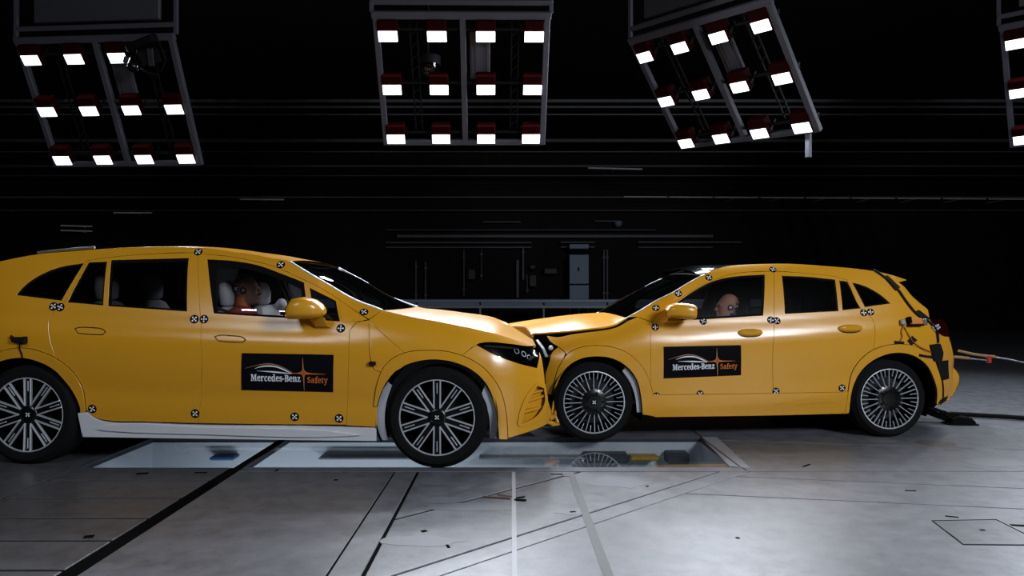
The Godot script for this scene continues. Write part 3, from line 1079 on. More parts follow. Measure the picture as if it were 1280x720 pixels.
	var hood_side := P([-0.438,1.2,-0.204,1.151,0.104,1.095,0.41,1.026,0.637,0.953,0.737,0.922])
	for side in [1.0, -1.0]:
		var g0 := Geo.new()
		panel(g0, c, joined([hood_side, P([0.724,0.917,0.565,0.939,0.355,0.958,0.296,0.941,0.191,0.862,0.041,0.886,-0.062,0.898,-0.236,0.883,-0.526,1.128])]), [], side, 0.0, 0.03, 0.0, 0.0)
		if side > 0.0:
			across(g0, c, hood_side, P([-0.436,1.196,-0.259,1.196,0.053,1.164,0.335,1.119,0.554,1.049,0.701,0.958]), Vector3(-0.3, 0.2, 0), 2.4, 40)
			lip(g0, c, hood_side[5], P([0.701,0.958])[0], 2.4, 0.012, Vector3(-0.02, -0.06, 0))
			obj("hood", g0, Y, car)
		else:
			obj("hood_flank", g0, Y, car)
	for side in [1.0, -1.0]:
		var hl := sub("headlight", car)
		var g1 := Geo.new()
		panel(g1, c, lamp, [], side, -0.035, 0.04, -0.004, 0.0)
		obj("lamp_housing", g1, M.black_gloss, hl)
		g1 = Geo.new()
		panel(g1, c, lamp, [], side, -0.002, 0.03, 0.003, 0.0)
		obj("lamp_lens", g1, M.lamp_glass, hl)
		g1 = Geo.new()
		for q in [Vector2(0.614,0.895), Vector2(0.67,0.868), Vector2(0.713,0.835)]:
			g1.lathe(P([0.024, -0.02, 0.024, 0.004, 0.019, 0.004, 0.012, -0.012, 0, -0.014]), 18, on_side(c, q, side, -0.026))
		obj("lamp_projector", g1, M.rim_silver, hl)
		g1 = Geo.new()
		panel(g1, c, P([0.362,0.936,0.542,0.919,0.614,0.901,0.542,0.905,0.362,0.925]), [], side, -0.024, 0.05, 0.0, 0.006)
		panel(g1, c, P([0.688,0.819,0.725,0.84,0.737,0.832,0.701,0.8]), [], side, -0.026, 0.05, 0.0, 0.006)
		obj("lamp_strip", g1, M.brake_steel, hl)
		g1 = Geo.new()
		panel(g1, c, slot, [], side, -0.07, 0.05, -0.01, 0.0)
		obj("intake_back", g1, Y, car)
		for q in [[P([0.695,0.511,0.819,0.523,0.819,0.507,0.689,0.487]), 0], [P([0.671,0.426,0.794,0.437,0.781,0.417,0.664,0.401]), 0], [P([0.726,0.564,0.813,0.567,0.819,0.555,0.72,0.545]), 0]]:
			g1 = Geo.new()
			panel(g1, c, q[0], [], side, -0.018, 0.05, 0.0, 0.06)
			obj("intake_slat", g1, Y, car)
	var g := Geo.new()
	var nose := P([0.74,0.921,0.787,0.838,0.807,0.737,0.826,0.576,0.845,0.47,0.879,0.342,0.845,0.278])
	var nm := P([])
	for p in nose:
		nm.append(Vector2(p.x - 0.03, p.y))
	across(g, c, nose, nm, Vector3(-1, 0.5, 0), 2.2, 36)
	obj("grille", g, M.black_gloss, car)
	# windscreen, roof, tail
	g = Geo.new()
	across(g, c, P([-1.202,1.584,-0.938,1.436,-0.687,1.292,-0.438,1.2]), P([-1.259,1.621,-0.908,1.479,-0.615,1.316,-0.415,1.189]), Vector3(-2, 0.5, 0), 2.4, 28, -0.004)
	obj("windshield", g, M.car_glass, car)
	g = Geo.new()
	var ws := P([-1.202,1.584,-0.938,1.436,-0.687,1.292,-0.438,1.2])
	for side in [1.0, -1.0]:
		var pts := PackedVector3Array()
		for p in smooth(ws, false, 5):
			pts.append(S(c, p.x, p.y, side, -0.004))
		g = Geo.new()
		g.tube(pts, 0.009, 6)
		obj("windshield_trim", g, M.rim_silver, car)
	g = Geo.new()
	var roof := P([-3.548,1.586,-3.256,1.644,-2.979,1.671,-2.727,1.691,-2.408,1.704,-2.084,1.704,-1.872,1.69,-1.683,1.663,-1.483,1.636,-1.349,1.61,-1.202,1.584])
	across(g, c, roof, shifted(roof, 0.0, 0.03), Vector3(-2, 0.5, 0), 2.4, 28)
	obj("roof", g, Y, car)
	for side in [1.0, -1.0]:
		g = Geo.new()
		var pts2 := PackedVector3Array()
		for p in smooth(P([-3.275,1.643,-3.073,1.667,-2.918,1.68,-2.83,1.687]), false, 4):
			pts2.append(S(c, p.x, p.y, side, -0.05) + Vector3(0, 0.018, 0))
		g.tube(pts2, 0.011, 8)
		obj("roof_rail", g, M.steel, car)
	g = Geo.new()
	across(g, c, roof, shifted(roof, 0.0, -0.03), Vector3(-2, 3.5, 0), 2.4, 20, -0.05)
	obj("headliner", g, M.trim_grey, car)
	g = Geo.new()
	var tail := P([-3.73,1.548,-3.938,1.471,-4.094,1.279,-4.364,1.145,-4.407,0.914,-4.444,0.579,-4.397,0.341,-3.906,0.283])
	across(g, c, joined([P([-3.548,1.586]), tail]), shifted(joined([P([-3.548,1.586]), tail]), -0.10, 0.01), Vector3(-2, 0.5, 0), 2.6, 24)
	obj("tailgate", g, Y, car)
	g = Geo.new()
	across(g, c, joined([P([-3.548,1.586]), tail]), shifted(joined([P([-3.548,1.586]), tail]), -0.07, -0.02), Vector3(-8, 0.5, 0), 2.6, 16, -0.03)
	obj("tailgate_trim", g, M.inner, car)
	inside(c, car, -4.0, 0.55, -0.38, 0.30, P([-3.026,1.125,-1.836,1.157,-0.674,1.08,-0.688,0.347,-1.833,0.363,-2.715,0.432,-2.961,0.899]), -0.50, -0.95, 0.90)
	for x in [[-0.002, 0.388, 0.468], [-3.20, 0.388, 0.455]]:
		wheel_well(c, car, x[0], x[1], x[2], M.liner_grey if x[0] > -1.0 else M.black_plastic)
	marker(c, Node3D.new(), Vector2(-1, 0.7))
	for s in [1.0, -1.0]:
		wheel(c, car, 0.0, s, 0.0)
		wheel(c, car, -3.20, s, 0.0)
	# front wheel surround: pale sheet metal seen on both sides of the tire
	mirror(c, car, [[Vector3(-1.085,1.192,1.06) , 0.055, 0.10], [Vector3(-1.052,1.216,1.06), 0.078, 0.12], [Vector3(-0.979,1.222,1.06), 0.082, 0.125], [Vector3(-0.897,1.216,1.05), 0.070, 0.11], [Vector3(-0.852,1.204,1.04), 0.048, 0.085], [Vector3(-0.828,1.198,1.04), 0.02, 0.05]], Vector3(-1.088,1.198,1.06), Vector2(0.05, 0.095), Vector3(-0.9,1.143,1.0), Vector3(-0.872,1.061,0.93))
	for hd in [[P([-2.792,1.059,-2.759,1.067,-2.665,1.065,-2.581,1.054,-2.555,1.035,-2.573,1.017,-2.674,1.019,-2.763,1.027])], [P([-1.695,1,-1.659,1.01,-1.566,1.006,-1.484,0.995,-1.46,0.977,-1.48,0.961,-1.579,0.963,-1.666,0.971])]]:
		both("handle_gap", c, car, inset(hd[0], 0.005), [], M.black_plastic, 0.0012, 0.004, 0.0)
		both("door_handle", c, car, hd[0], [], Y, 0.005, 0.012)
	door_sign(c, car, P([-1.498,0.593,-0.79,0.581,-0.777,0.867,-1.481,0.877]))
	for q in [[Vector2(-1.954,1.663), 0], [Vector2(-1.267,1.558), 0], [Vector2(-0.574,1.188), 0.2], [Vector2(-3.001,1.23), 0.2], [Vector2(-2.946,1.224), 0.4], [Vector2(-1.877,1.133), 0.0], [Vector2(-1.802,1.133), 0.78], [Vector2(-0.734,1.065), 0.78], [Vector2(-2.679,0.438), 0.2], [Vector2(-1.868,0.407), 0], [Vector2(-1.092,0.388), 0], [Vector2(-0.749,0.378), 0]]:
		marker(c, car, q[0], q[1])
	# sensor leads
	g = Geo.new()
	var line := PackedVector3Array()
	for p in smooth(P([-0.517,1.104,-0.502,0.949,-0.491,0.853,-0.479,0.804,-0.456,0.756,-0.395,0.741,-0.291,0.756,-0.236,0.793]), false, 4):
		line.append(S(c, p.x, p.y, 1.0, 0.005))
	g.tube(line, 0.0035, 6)
	obj("sensor_wire", g, Y, car)
	g = Geo.new()
	g.box(on_side(c, Vector2(-0.479,0.804), 1.0, 0.018), Vector3(0.052, 0.03, 0.022), 0.004)
	obj("sensor_clip", g, M.black_tape, car)
	g = Geo.new()
	g.box(on_side(c, Vector2(-3.221,0.976), 1.0, 0.02), Vector3(0.10, 0.042, 0.035), 0.008)
	g.box(on_side(c, Vector2(-3.17,0.973), 1.0, 0.022), Vector3(0.03, 0.055, 0.04), 0.006)
	obj("sensor_clip", g, M.black_tape, car)
	for k in 2:
		g = Geo.new()
		line = PackedVector3Array()
		for p in smooth([P([-3.241,0.979,-3.28,1.009,-3.286,0.985,-3.254,0.966]), P([-3.209,0.954,-3.214,0.904,-3.2,0.867,-3.196,0.83])][k], false, 4):
			line.append(S(c, p.x, p.y, 1.0, 0.018))
		g.tube(line, 0.005, 6)
		obj("sensor_wire", g, M.black_plastic, car)
	g = Geo.new()
	for z in [0.22, -0.42]:
		g.bar(Vector3(-0.50, 1.19, z + 0.35), Vector3(-0.36, 1.185, z - 0.25), 0.016, 0.012, 0.003)
	obj("wiper", g, M.black_plastic, car)
	# seats, wheel, airbag
	for z in [0.38, -0.38]:
		seat(car, Transform3D(Basis(), Vector3(-1.63, 0.26, z)), M.seat_grey)
		seat(car, Transform3D(Basis(), Vector3(-2.68, 0.31, z)), M.seat_grey, true)
	g = Geo.new()
	torus(g, Transform3D(Basis(Vector3.BACK, deg_to_rad(-24)) * Basis(Vector3.UP, PI / 2), Vector3(-1.17, 1.0, 0.38)), 0.185, 0.016)
	g.bar(Vector3(-1.17, 1.0, 0.56), Vector3(-1.17, 1.0, 0.20), 0.03, 0.05, 0.01)
	g.bar(Vector3(-1.17, 1.0, 0.38), Vector3(-0.8, 0.86, 0.38), 0.07, 0.07, 0.02)
	obj("steering_wheel", g, M.trim_dark, car)
	var f := Field.new(Vector3(-1.62, 0.92, 0.14), Vector3(-1.14, 1.34, 0.62), 0.014)
	f.blob(Vector3(-1.43, 1.06, 0.38), Vector3(0.06, 0.09, 0.13), 0.04)
	f.blob(Vector3(-1.46, 1.16, 0.40), Vector3(0.05, 0.08, 0.11), 0.04)
	f.blob(Vector3(-1.48, 1.13, 0.46), Vector3(0.05, 0.10, 0.07), 0.03)
	f.blob(Vector3(-1.40, 1.24, 0.34), Vector3(0.04, 0.05, 0.08), 0.03)
	f.capsule(Vector3(-1.50, 1.20, 0.49), Vector3(-1.42, 1.03, 0.50), 0.02, 0.035, 0.02)
	g = Geo.new()
	f.add_to(g)
	obj("airbag", g, M.airbag_white, car)

func torus(g: Geo, t: Transform3D, r: float, q: float) -> void:
	var pts := PackedVector2Array()
	for k in 9:
		var a := TAU * k / 8.0
		pts.append(Vector2(r + q * cos(a), q * sin(a)))
	g.lathe(pts, 40, t)

# what closes the car from within: floor pan, engine bay, dashboard, door cards
func inside(c: Dictionary, car: Node3D, x0: float, x1: float, xd0: float, xd1: float, card: PackedVector2Array, dash_a: float, dash_b: float, dash_y: float) -> void:
	var g := Geo.new()
	var lo := minf(x0, x1)
	var hi := maxf(x0, x1)
	g.box(Transform3D(Basis(), Vector3((lo + hi) / 2.0, 0.29, 0)), Vector3(hi - lo, 0.16, 1.02), 0.03)
	g.box(Transform3D(Basis(), Vector3((c.pan[0] + c.pan[1]) / 2.0 if c.has("pan") else -1.6, 0.29, 0)), Vector3(2.1 if c.big else 1.7, 0.14, 1.56), 0.03)
	obj("floor_pan", g, M.black_plastic, car)
	g = Geo.new()
	var ex := (xd0 + xd1) / 2.0
	g.box(Transform3D(Basis(), Vector3(ex, 0.62, 0)), Vector3(absf(xd1 - xd0), 0.60, 1.0), 0.05)
	obj("engine_bay", g, M.trim_dark, car)
	g = Geo.new()
	var mid := (dash_a + dash_b) / 2.0
	var hw := absf(dash_a - dash_b) / 2.0
	hull(g, [[Vector3(mid, dash_y - 0.05, -0.74), hw * 0.8, 0.12], [Vector3(mid, dash_y, -0.70), hw, 0.17], [Vector3(mid, dash_y, 0.70), hw, 0.17], [Vector3(mid, dash_y - 0.05, 0.74), hw * 0.8, 0.12]], Vector3.RIGHT, Vector3.UP, 3.0, 20)
	obj("dashboard", g, M.trim_dark, car)
	for side in [1.0, -1.0]:
		g = Geo.new()
		panel(g, c, card, [], side, -0.06, 0.09, 0.0, 0.02)
		obj("door_card", g, M.trim_dark, car)

func build_small_car() -> void:
	CB = {"big": false, "r": 0.357, "tw": 0.235, "rim": 0.281, "face": 0.895, "pan": [1.38, 1.38],
		"wp": P([-0.62,0.62,-0.52,0.72,-0.35,0.82,-0.15,0.88,0.1,0.905,0.6,0.915,1.5,0.92,2.4,0.915,2.8,0.9,3.1,0.865,3.35,0.8,3.5,0.72,3.6,0.62,3.66,0.5]), "yb": P([-0.6,0.8,-0.2,0.88,0.2,0.97,0.5,1.05,1,1.085,1.7,1.12,2.4,1.17,2.9,1.21,3.6,1.23]), "tg": P([-1.1,0.13,-0.9,0.085,-0.74,0.05,-0.62,0.042,-0.5,0.024,-0.36,0.006,-0.25,0,-0.19,0.004,-0.14,0.014,-0.09,0.03,-0.04,0.048,0,0.06,0.06,0.08,0.2,0.135,0.32,0.19,0.42,0.25,0.49,0.32,0.56,0.45]), "th": P([-1.1,0.13,-0.9,0.085,-0.74,0.05,-0.62,0.042,-0.5,0.024,-0.36,0.006,-0.25,0,-0.18,0.004,-0.13,0.01,-0.09,0.02,-0.04,0.04,0,0.065,0.05,0.11,0.1,0.17,0.2,0.32,0.4,0.7]), "hd": P([0.3,1,0.75,0])}
	var c := CB
	var car := thing("car", "smaller yellow car with a buckled hood, cables taped to its tail", "car", Transform3D(Basis(Vector3.UP, deg_to_rad(4.7)), Vector3(0.663, 0, -7.719)), "crashed yellow cars")
	var Y: Material = M.yellow_film
	var w_front := P([0.777,1.242,0.955,1.352,1.143,1.442,1.342,1.487,1.661,1.51,1.574,1.128,0.922,1.09,0.737,1.083])
	var w_front_in := P([0.806,1.242,0.968,1.334,1.147,1.419,1.337,1.464,1.636,1.487,1.561,1.143,0.924,1.108,0.768,1.101])
	var w_rear := P([1.819,1.499,2.069,1.488,2.323,1.462,2.292,1.167,1.78,1.143])
	var w_rear_in := P([1.829,1.48,2.064,1.469,2.303,1.443,2.275,1.182,1.797,1.157])
	var w_small := P([2.36,1.454,2.434,1.443,2.511,1.193,2.331,1.175])
	var w_small_in := P([2.371,1.439,2.423,1.43,2.493,1.202,2.345,1.189])
	var w_quart := P([2.479,1.435,2.573,1.409,2.658,1.368,2.752,1.3,2.81,1.237,2.551,1.204])
	var w_quart_in := P([2.501,1.416,2.57,1.394,2.647,1.356,2.735,1.293,2.775,1.243,2.562,1.219])
	var rear_arch := P([2.407,0.23,2.407,0.421,2.449,0.547,2.52,0.651,2.632,0.732,2.788,0.779,2.954,0.769,3.089,0.714,3.199,0.623,3.273,0.499,3.322,0.38,3.332,0.278])
	var o_body_side := joined([P([1.057,1.498,1.17,1.548,1.339,1.592,1.538,1.608,1.778,1.616,1.96,1.614,2.331,1.588,2.631,1.558,2.721,1.543,2.868,1.497,2.957,1.428,2.997,1.39,3.052,1.307,3.199,1.179,3.199,1.075,3.275,0.962,3.427,0.92,3.494,0.81,3.556,0.713,3.713,0.569,3.748,0.513,3.738,0.391,3.702,0.301]), turned(rear_arch), P([2.376,0.422,2.412,0.622,2.497,0.737,2.602,0.814,2.613,1.035,2.602,1.104,2.51,1.189,2.438,1.458,2.338,1.488,2.002,1.526,1.754,1.541,1.507,1.533,1.349,1.514,1.227,1.479,1.104,1.434,0.941,1.352,0.778,1.257,0.663,1.176,0.583,1.119,0.546,1.069,0.421,1.114,0.32,1.11,0.456,1.175,0.61,1.263,0.752,1.337,0.915,1.427])])
	both("body_side", c, car, o_body_side, [w_quart], Y)
	lined(c, car, o_body_side, [w_quart], M.inner)
	var o_front_door := P([1.754,1.541,1.507,1.533,1.349,1.514,1.227,1.479,1.104,1.434,0.941,1.352,0.778,1.257,0.663,1.176,0.583,1.119,0.546,1.069,0.511,0.948,0.509,0.806,0.523,0.442,0.531,0.417,1.085,0.418,1.663,0.419,1.637,0.799,1.673,1.11])
	both("front_door", c, car, o_front_door, [w_front], Y)
	lined(c, car, o_front_door, [w_front], M.inner)
	var o_rear_door := P([1.754,1.541,2.002,1.526,2.338,1.488,2.438,1.458,2.51,1.189,2.602,1.104,2.613,1.035,2.602,0.814,2.497,0.737,2.412,0.622,2.376,0.422,1.663,0.419,1.637,0.799,1.673,1.11])
	both("rear_door", c, car, o_rear_door, [w_rear, w_small], Y)
	lined(c, car, o_rear_door, [w_rear, w_small], M.inner)
	both("front_fender", c, car, joined([P([-0.397,0.942,-0.304,0.931,-0.177,0.958,0.001,0.984,0.217,1.021,0.355,1.089,0.421,1.114,0.546,1.069,0.511,0.948,0.509,0.806,0.523,0.442,0.531,0.413,0.553,0.214,0.447,0.238]), P([0.428,0.407,0.386,0.554,0.288,0.678,0.158,0.75,0.015,0.768,-0.112,0.75,-0.218,0.692,-0.25,0.797,-0.307,0.848,-0.371,0.891])]), [], Y)
	both("sill", c, car, P([0.531,0.417,1.085,0.418,1.663,0.419,2.376,0.422,2.408,0.215,1.627,0.209,0.56,0.21]), [], Y, 0.004, 0.1)
	both("sill_ridge", c, car, P([1.654,0.311,1.804,0.339,2.148,0.365,2.251,0.344,2.269,0.325,2.076,0.32,1.807,0.309]), [], Y, 0.010, 0.01)
	var fa := P([0.447,0.238,0.428,0.407,0.386,0.554,0.288,0.678,0.158,0.75,0.015,0.768,-0.112,0.75,-0.218,0.692,-0.288,0.605,-0.328,0.495,-0.341,0.4])
	both("arch_trim", c, car, joined([P([0.56,0.221,0.538,0.42,0.496,0.56,0.434,0.67,0.353,0.757,0.252,0.821,0.125,0.857,-0.016,0.863,-0.143,0.838,-0.237,0.784,-0.301,0.69,-0.343,0.574,-0.355,0.406]), turned(fa)]), [], Y, 0.010, 0.03)
	both("arch_trim", c, car, joined([P([2.367,0.231,2.375,0.437,2.412,0.622,2.489,0.734,2.594,0.811,2.759,0.857,2.973,0.851,3.135,0.784,3.271,0.667,3.355,0.503,3.413,0.264]), turned(rear_arch)]), [], Y, 0.010, 0.03)
	for w in [[w_front, w_front_in], [w_rear, w_rear_in], [w_small, w_small_in], [w_quart, w_quart_in]]:
		window(c, car, w[0], w[1], M.car_glass_clear if w[0] == w_front else M.car_glass)
	both("mirror_patch", c, car, P([0.608,1.097,0.757,1.206,0.723,1.09]), [], Y, 0.006, 0.01)
	both("splash_guard", c, car, P([0.288,0.667,0.386,0.547,0.428,0.4,0.446,0.253,0.402,0.254,0.384,0.4,0.336,0.525,0.259,0.635]), [], M.liner_light, -0.03, 0.0, 0.0)
	for ring in [joined([P([0.56,0.221,0.538,0.42,0.496,0.56,0.434,0.67,0.353,0.757,0.252,0.821,0.125,0.857,-0.016,0.863,-0.143,0.838,-0.237,0.784,-0.301,0.69,-0.343,0.574,-0.355,0.406]), turned(fa)]), joined([P([2.367,0.231,2.375,0.437,2.412,0.622,2.489,0.734,2.594,0.811,2.759,0.857,2.973,0.851,3.135,0.784,3.271,0.667,3.355,0.503,3.413,0.264]), turned(rear_arch)])]:
		both("trim_gap", c, car, inset(ring, 0.0026), [], M.black_plastic, 0.0015, 0.004, 0.0)
	# crushed front
	both("bumper", c, car, P([-0.366,0.794,-0.308,0.845,-0.25,0.797,-0.28,0.719,-0.301,0.647,-0.325,0.517,-0.341,0.4,-0.41,0.426,-0.425,0.585,-0.39,0.716]), [], Y)
	for side in [1.0, -1.0]:
		var g1 := Geo.new()
		panel(g1, c, P([-0.47,0.908,-0.378,0.891,-0.308,0.845,-0.366,0.794,-0.383,0.716,-0.411,0.643,-0.43,0.728,-0.438,0.826]), [], side, -0.006, 0.04, 0.0, 0.03)
		obj("headlight", g1, M.black_gloss, car)
	var g := Geo.new()
	for q in [[Vector2(-0.484,0.9), Vector2(-0.438,0.826)], [Vector2(-0.438,0.826), Vector2(-0.415,0.757)]]:
		g.bar(S(c, q[0].x, q[0].y, 1.0, 0.01), S(c, q[1].x, q[1].y, 1.0, 0.01), 0.03, 0.012, 0.003)
	g.lathe(P([0.022, -0.02, 0.022, 0.004, 0.016, 0.008, 0, 0.002]), 16, on_side(c, Vector2(-0.373,0.836), 1.0, 0.0))
	obj("headlight_chrome", g, M.rim_silver, car)
	g = Geo.new()
	var hood := P([-0.511,0.951,-0.297,0.973,-0.03,1.003,0.2,1.04,0.326,1.106])
	across(g, c, hood, P([-0.536,1.012,-0.261,1.068,0.025,1.12,0.23,1.133,0.296,1.135]), Vector3(0.2, 0.0, 0), 2.2, 40, 0.0)
	var lip := PackedVector3Array()
	for p in smooth(hood, false, 5):
		lip.append(S(c, p.x, p.y, 1.0, 0.0))
	g.tube(lip, 0.010, 8)
	lip(g, c, hood[0], P([-0.536,1.012])[0], 2.2, 0.016, Vector3(0.03, -0.10, 0))
	obj("hood", g, Y, car)
	g = Geo.new()
	across(g, c, shifted(hood, 0.02, -0.02), shifted(P([-0.536,1.012,-0.261,1.068,0.025,1.12,0.23,1.133,0.296,1.135]), 0.02, -0.03), Vector3(0.2, 2.0, 0), 2.2, 24, -0.02)
	obj("hood_liner", g, M.black_plastic, car)
	g = Geo.new()
	var nose := P([-0.397,0.942,-0.438,0.826,-0.411,0.643,-0.425,0.585,-0.41,0.426])
	across(g, c, nose, shifted(nose, 0.04, -0.03), Vector3(1, 0.5, 0), 2.2, 30)
	obj("grille", g, M.black_plastic, car)
	g = Geo.new()
	for q in [[Vector2(-0.344,0.392), Vector2(-0.319,0.349), 0.03], [Vector2(-0.319,0.349), Vector2(-0.348,0.244), 0.022], [Vector2(-0.348,0.244), Vector2(-0.323,0.172), 0.022], [Vector2(-0.354,0.37), Vector2(-0.379,0.258), 0.018]]:
		g.bar(V(q[0], 0.84), V(q[1], 0.86), q[2], q[2] * 1.3, 0.005)
	for q in [[Vector2(-0.365,0.229), 0.07, 0.05, 0.4], [Vector2(-0.392,0.176), 0.10, 0.035, -0.2], [Vector2(-0.344,0.157), 0.08, 0.022, 0.1]]:
		g.box(Transform3D(Basis(Vector3.BACK, q[3]), V(q[0], 0.80)), Vector3(q[1], q[2], 0.12), 0.008)
	obj("bumper_fragment", g, Y, car)
	g = Geo.new()
	for q in [[Vector2(-0.388,0.339), 0.05, 0.13, -0.3], [Vector2(-0.368,0.391), 0.06, 0.04, 0.3], [Vector2(-0.406,0.204), 0.09, 0.03, 0.2]]:
		g.box(Transform3D(Basis(Vector3.BACK, q[3]), V(q[0], 0.76)), Vector3(q[1], q[2], 0.10), 0.006)
	obj("bumper_fragment", g, M.black_plastic, car)
	# windscreen, roof, tail
	var ws := P([1.057,1.498,0.915,1.427,0.752,1.337,0.61,1.263,0.456,1.175,0.326,1.106])
	g = Geo.new()
	across(g, c, ws, P([1.193,1.568,1.026,1.514,0.809,1.428,0.601,1.33,0.436,1.237,0.287,1.135]), Vector3(2, 0.3, 0), 2.4, 28, -0.004)
	obj("windshield", g, M.car_glass, car)
	g = Geo.new()
	for side in [1.0, -1.0]:
		var pts := PackedVector3Array()
		for p in smooth(ws, false, 5):
			pts.append(S(c, p.x, p.y, side, -0.004))
		g = Geo.new()
		g.tube(pts, 0.005, 6)
		obj("windshield_trim", g, M.rim_silver, car)
	var roof := P([1.057,1.498,1.17,1.548,1.339,1.592,1.538,1.608,1.778,1.616,1.96,1.614,2.331,1.588,2.631,1.558,2.721,1.543])
	var rm := PackedVector2Array()
	for k in roof.size():
		rm.append(roof[k] + Vector2(-0.06 * (1.0 - k / 8.0), 0.004 + 0.075 * maxf(0.0, 1.0 - k / 3.0)))
	g = Geo.new()
	across(g, c, roof, rm, Vector3(2, 0.5, 0), 2.4, 28)
	obj("roof", g, M.black_gloss, car)
	g = Geo.new()
	across(g, c, roof, shifted(rm, 0.0, -0.05), Vector3(2, 3.5, 0), 2.4, 20, -0.05)
	obj("headliner", g, M.trim_dark, car)
	var tail := P([2.868,1.497,2.957,1.428,2.997,1.39,3.052,1.307,3.199,1.179,3.199,1.075,3.275,0.962,3.427,0.92,3.494,0.81,3.556,0.713,3.713,0.569,3.748,0.513,3.738,0.391,3.702,0.301,3.353,0.276])
	g = Geo.new()
	across(g, c, tail, shifted(tail, 0.10, 0.0), Vector3(2, 0.6, 0), 2.6, 24)
	obj("tailgate", g, Y, car)
	g = Geo.new()
	across(g, c, tail, shifted(tail, 0.07, -0.02), Vector3(8, 0.6, 0), 2.6, 16, -0.03)
	obj("tailgate_trim", g, M.inner, car)
	g = Geo.new()
	var sp := P([2.714,1.546,2.873,1.512,3.036,1.462])
	across(g, c, sp, shifted(sp, 0.06, 0.03), Vector3(2.9, 0.6, 0), 3.0, 24, -0.01)
	var sp2 := P([2.847,1.481,2.938,1.451,3.034,1.456])
	across(g, c, sp2, shifted(sp2, 0.06, 0.01), Vector3(2.9, 3.0, 0), 3.0, 24, -0.01)
	for side in [1.0, -1.0]:
		panel(g, c, P([2.714,1.546,2.873,1.512,3.036,1.462,3.034,1.456,2.935,1.44,2.824,1.459]), [], side, -0.008, 0.05, 0.0, 0.02)
	obj("spoiler", g, Y, car)
	for side in [1.0, -1.0]:
		g = Geo.new()
		panel(g, c, P([3.191,1.079,3.348,1.081,3.384,1.05,3.427,0.928,3.357,0.93,3.265,0.977]), [], side, 0.010, 0.03, 0.0, 0.03)
		var tl := obj("tail_light", g, M.tail_red, car)
		g = Geo.new()
		panel(g, c, P([3.201,1.023,3.28,1.044,3.288,1.029,3.209,1.001]), [], side, 0.014, 0.05, 0.0, 0.006)
		panel(g, c, P([3.218,0.993,3.298,1.022,3.301,1.007,3.236,0.978]), [], side, 0.014, 0.05, 0.0, 0.006)
		obj("light_strip", g, M.rim_silver, tl)
	inside(c, car, -0.25, 3.5, -0.25, 0.35, P([0.518,0.948,1.659,1.088,2.595,1.072,2.587,0.792,2.39,0.444,0.53,0.442]), 0.42, 0.80, 0.86)
	for x in [[0.045, 0.357, 0.425], [2.76, 0.357, 0.435]]:
		wheel_well(c, car, x[0], x[1], x[2], M.liner_grey if x[0] < 1.0 else M.black_plastic, 0.40)
	for s in [1.0, -1.0]:
		wheel(c, car, 0.0, s, 0.0)
		wheel(c, car, 2.765, s, 0.0)
	mirror(c, car, [[Vector3(0.614,1.153,1.02), 0.035, 0.05], [Vector3(0.643,1.174,1.02), 0.055, 0.075], [Vector3(0.701,1.181,1.02), 0.066, 0.10], [Vector3(0.788,1.174,1.02), 0.072, 0.115], [Vector3(0.846,1.167,1.02), 0.070, 0.115], [Vector3(0.868,1.167,1.02), 0.06, 0.10]], Vector3(0.871,1.167,1.02), Vector2(0.055, 0.095), Vector3(0.715,1.101,0.95), Vector3(0.708,1.061,0.85))
	for q in [Vector2(1.43,0.974), Vector2(2.375,1.01)]:
		for side in [1.0, -1.0]:
			var hd := sub("door_handle", car, on_side(c, q, side, 0.0) * Transform3D(Basis(Vector3.BACK, 0.02), Vector3()))
			g = Geo.new()
			hull(g, [[Vector3(0, 0, -0.01), 0.118, 0.036], [Vector3(0, 0, 0.006), 0.116, 0.036], [Vector3(0, 0.002, 0.02), 0.108, 0.031], [Vector3(0, 0.004, 0.03), 0.088, 0.022], [Vector3(0, 0.006, 0.034), 0.06, 0.012]], Vector3.RIGHT, Vector3.UP, 2.3, 28)
			obj("grip", g, Y, hd)
			g = Geo.new()
			hull(g, [[Vector3(0, -0.012, -0.01), 0.105, 0.032], [Vector3(0, -0.012, 0.004), 0.104, 0.031]], Vector3.RIGHT, Vector3.UP, 2.2, 24)
			obj("recess", g, M.black_plastic, hd)
	door_sign(c, car, P([0.632,0.566,1.347,0.589,1.337,0.863,0.626,0.852]))
	for q in [[Vector2(1.752,1.557), 0.3], [Vector2(1.121,1.479), 0.2], [Vector2(0.81,1.33), 0.5], [Vector2(0.597,1.198), 0.7], [Vector2(0.563,1.026), 0.78], [Vector2(1.009,1.079), 0.3], [Vector2(1.64,1.088), 0.6], [Vector2(1.696,1.081), 0.1], [Vector2(2.531,1.152), 0.78], [Vector2(2.598,1.159), 0.78], [Vector2(0.571,0.405), 0.1], [Vector2(0.974,0.419), 0], [Vector2(1.685,0.437), 0.1], [Vector2(2.316,0.46), 0.1]]:
		marker(c, car, q[0], q[1])
	# test equipment on the tail
	g = Geo.new()
	var line := PackedVector3Array()
	for p in smooth(P([2.718,1.558,2.795,1.497,2.902,1.383,2.977,1.248,3.069,1.128,3.187,1.06,3.255,0.977,3.279,0.872]), false, 4):
		line.append(S(c, p.x, p.y, 1.0, 0.014))
	g.tube(line, 0.010, 8)
	obj("test_cable", g, M.black_tape, car)
	g = Geo.new()
	line = PackedVector3Array()
	for p in smooth(P([3.352,0.549,3.386,0.431,3.409,0.335,3.352,0.284]), false, 4):
		line.append(S(c, p.x, p.y, 1.0, 0.012))
	g.tube(line, 0.007, 8)
	obj("test_cable", g, M.black_tape, car)
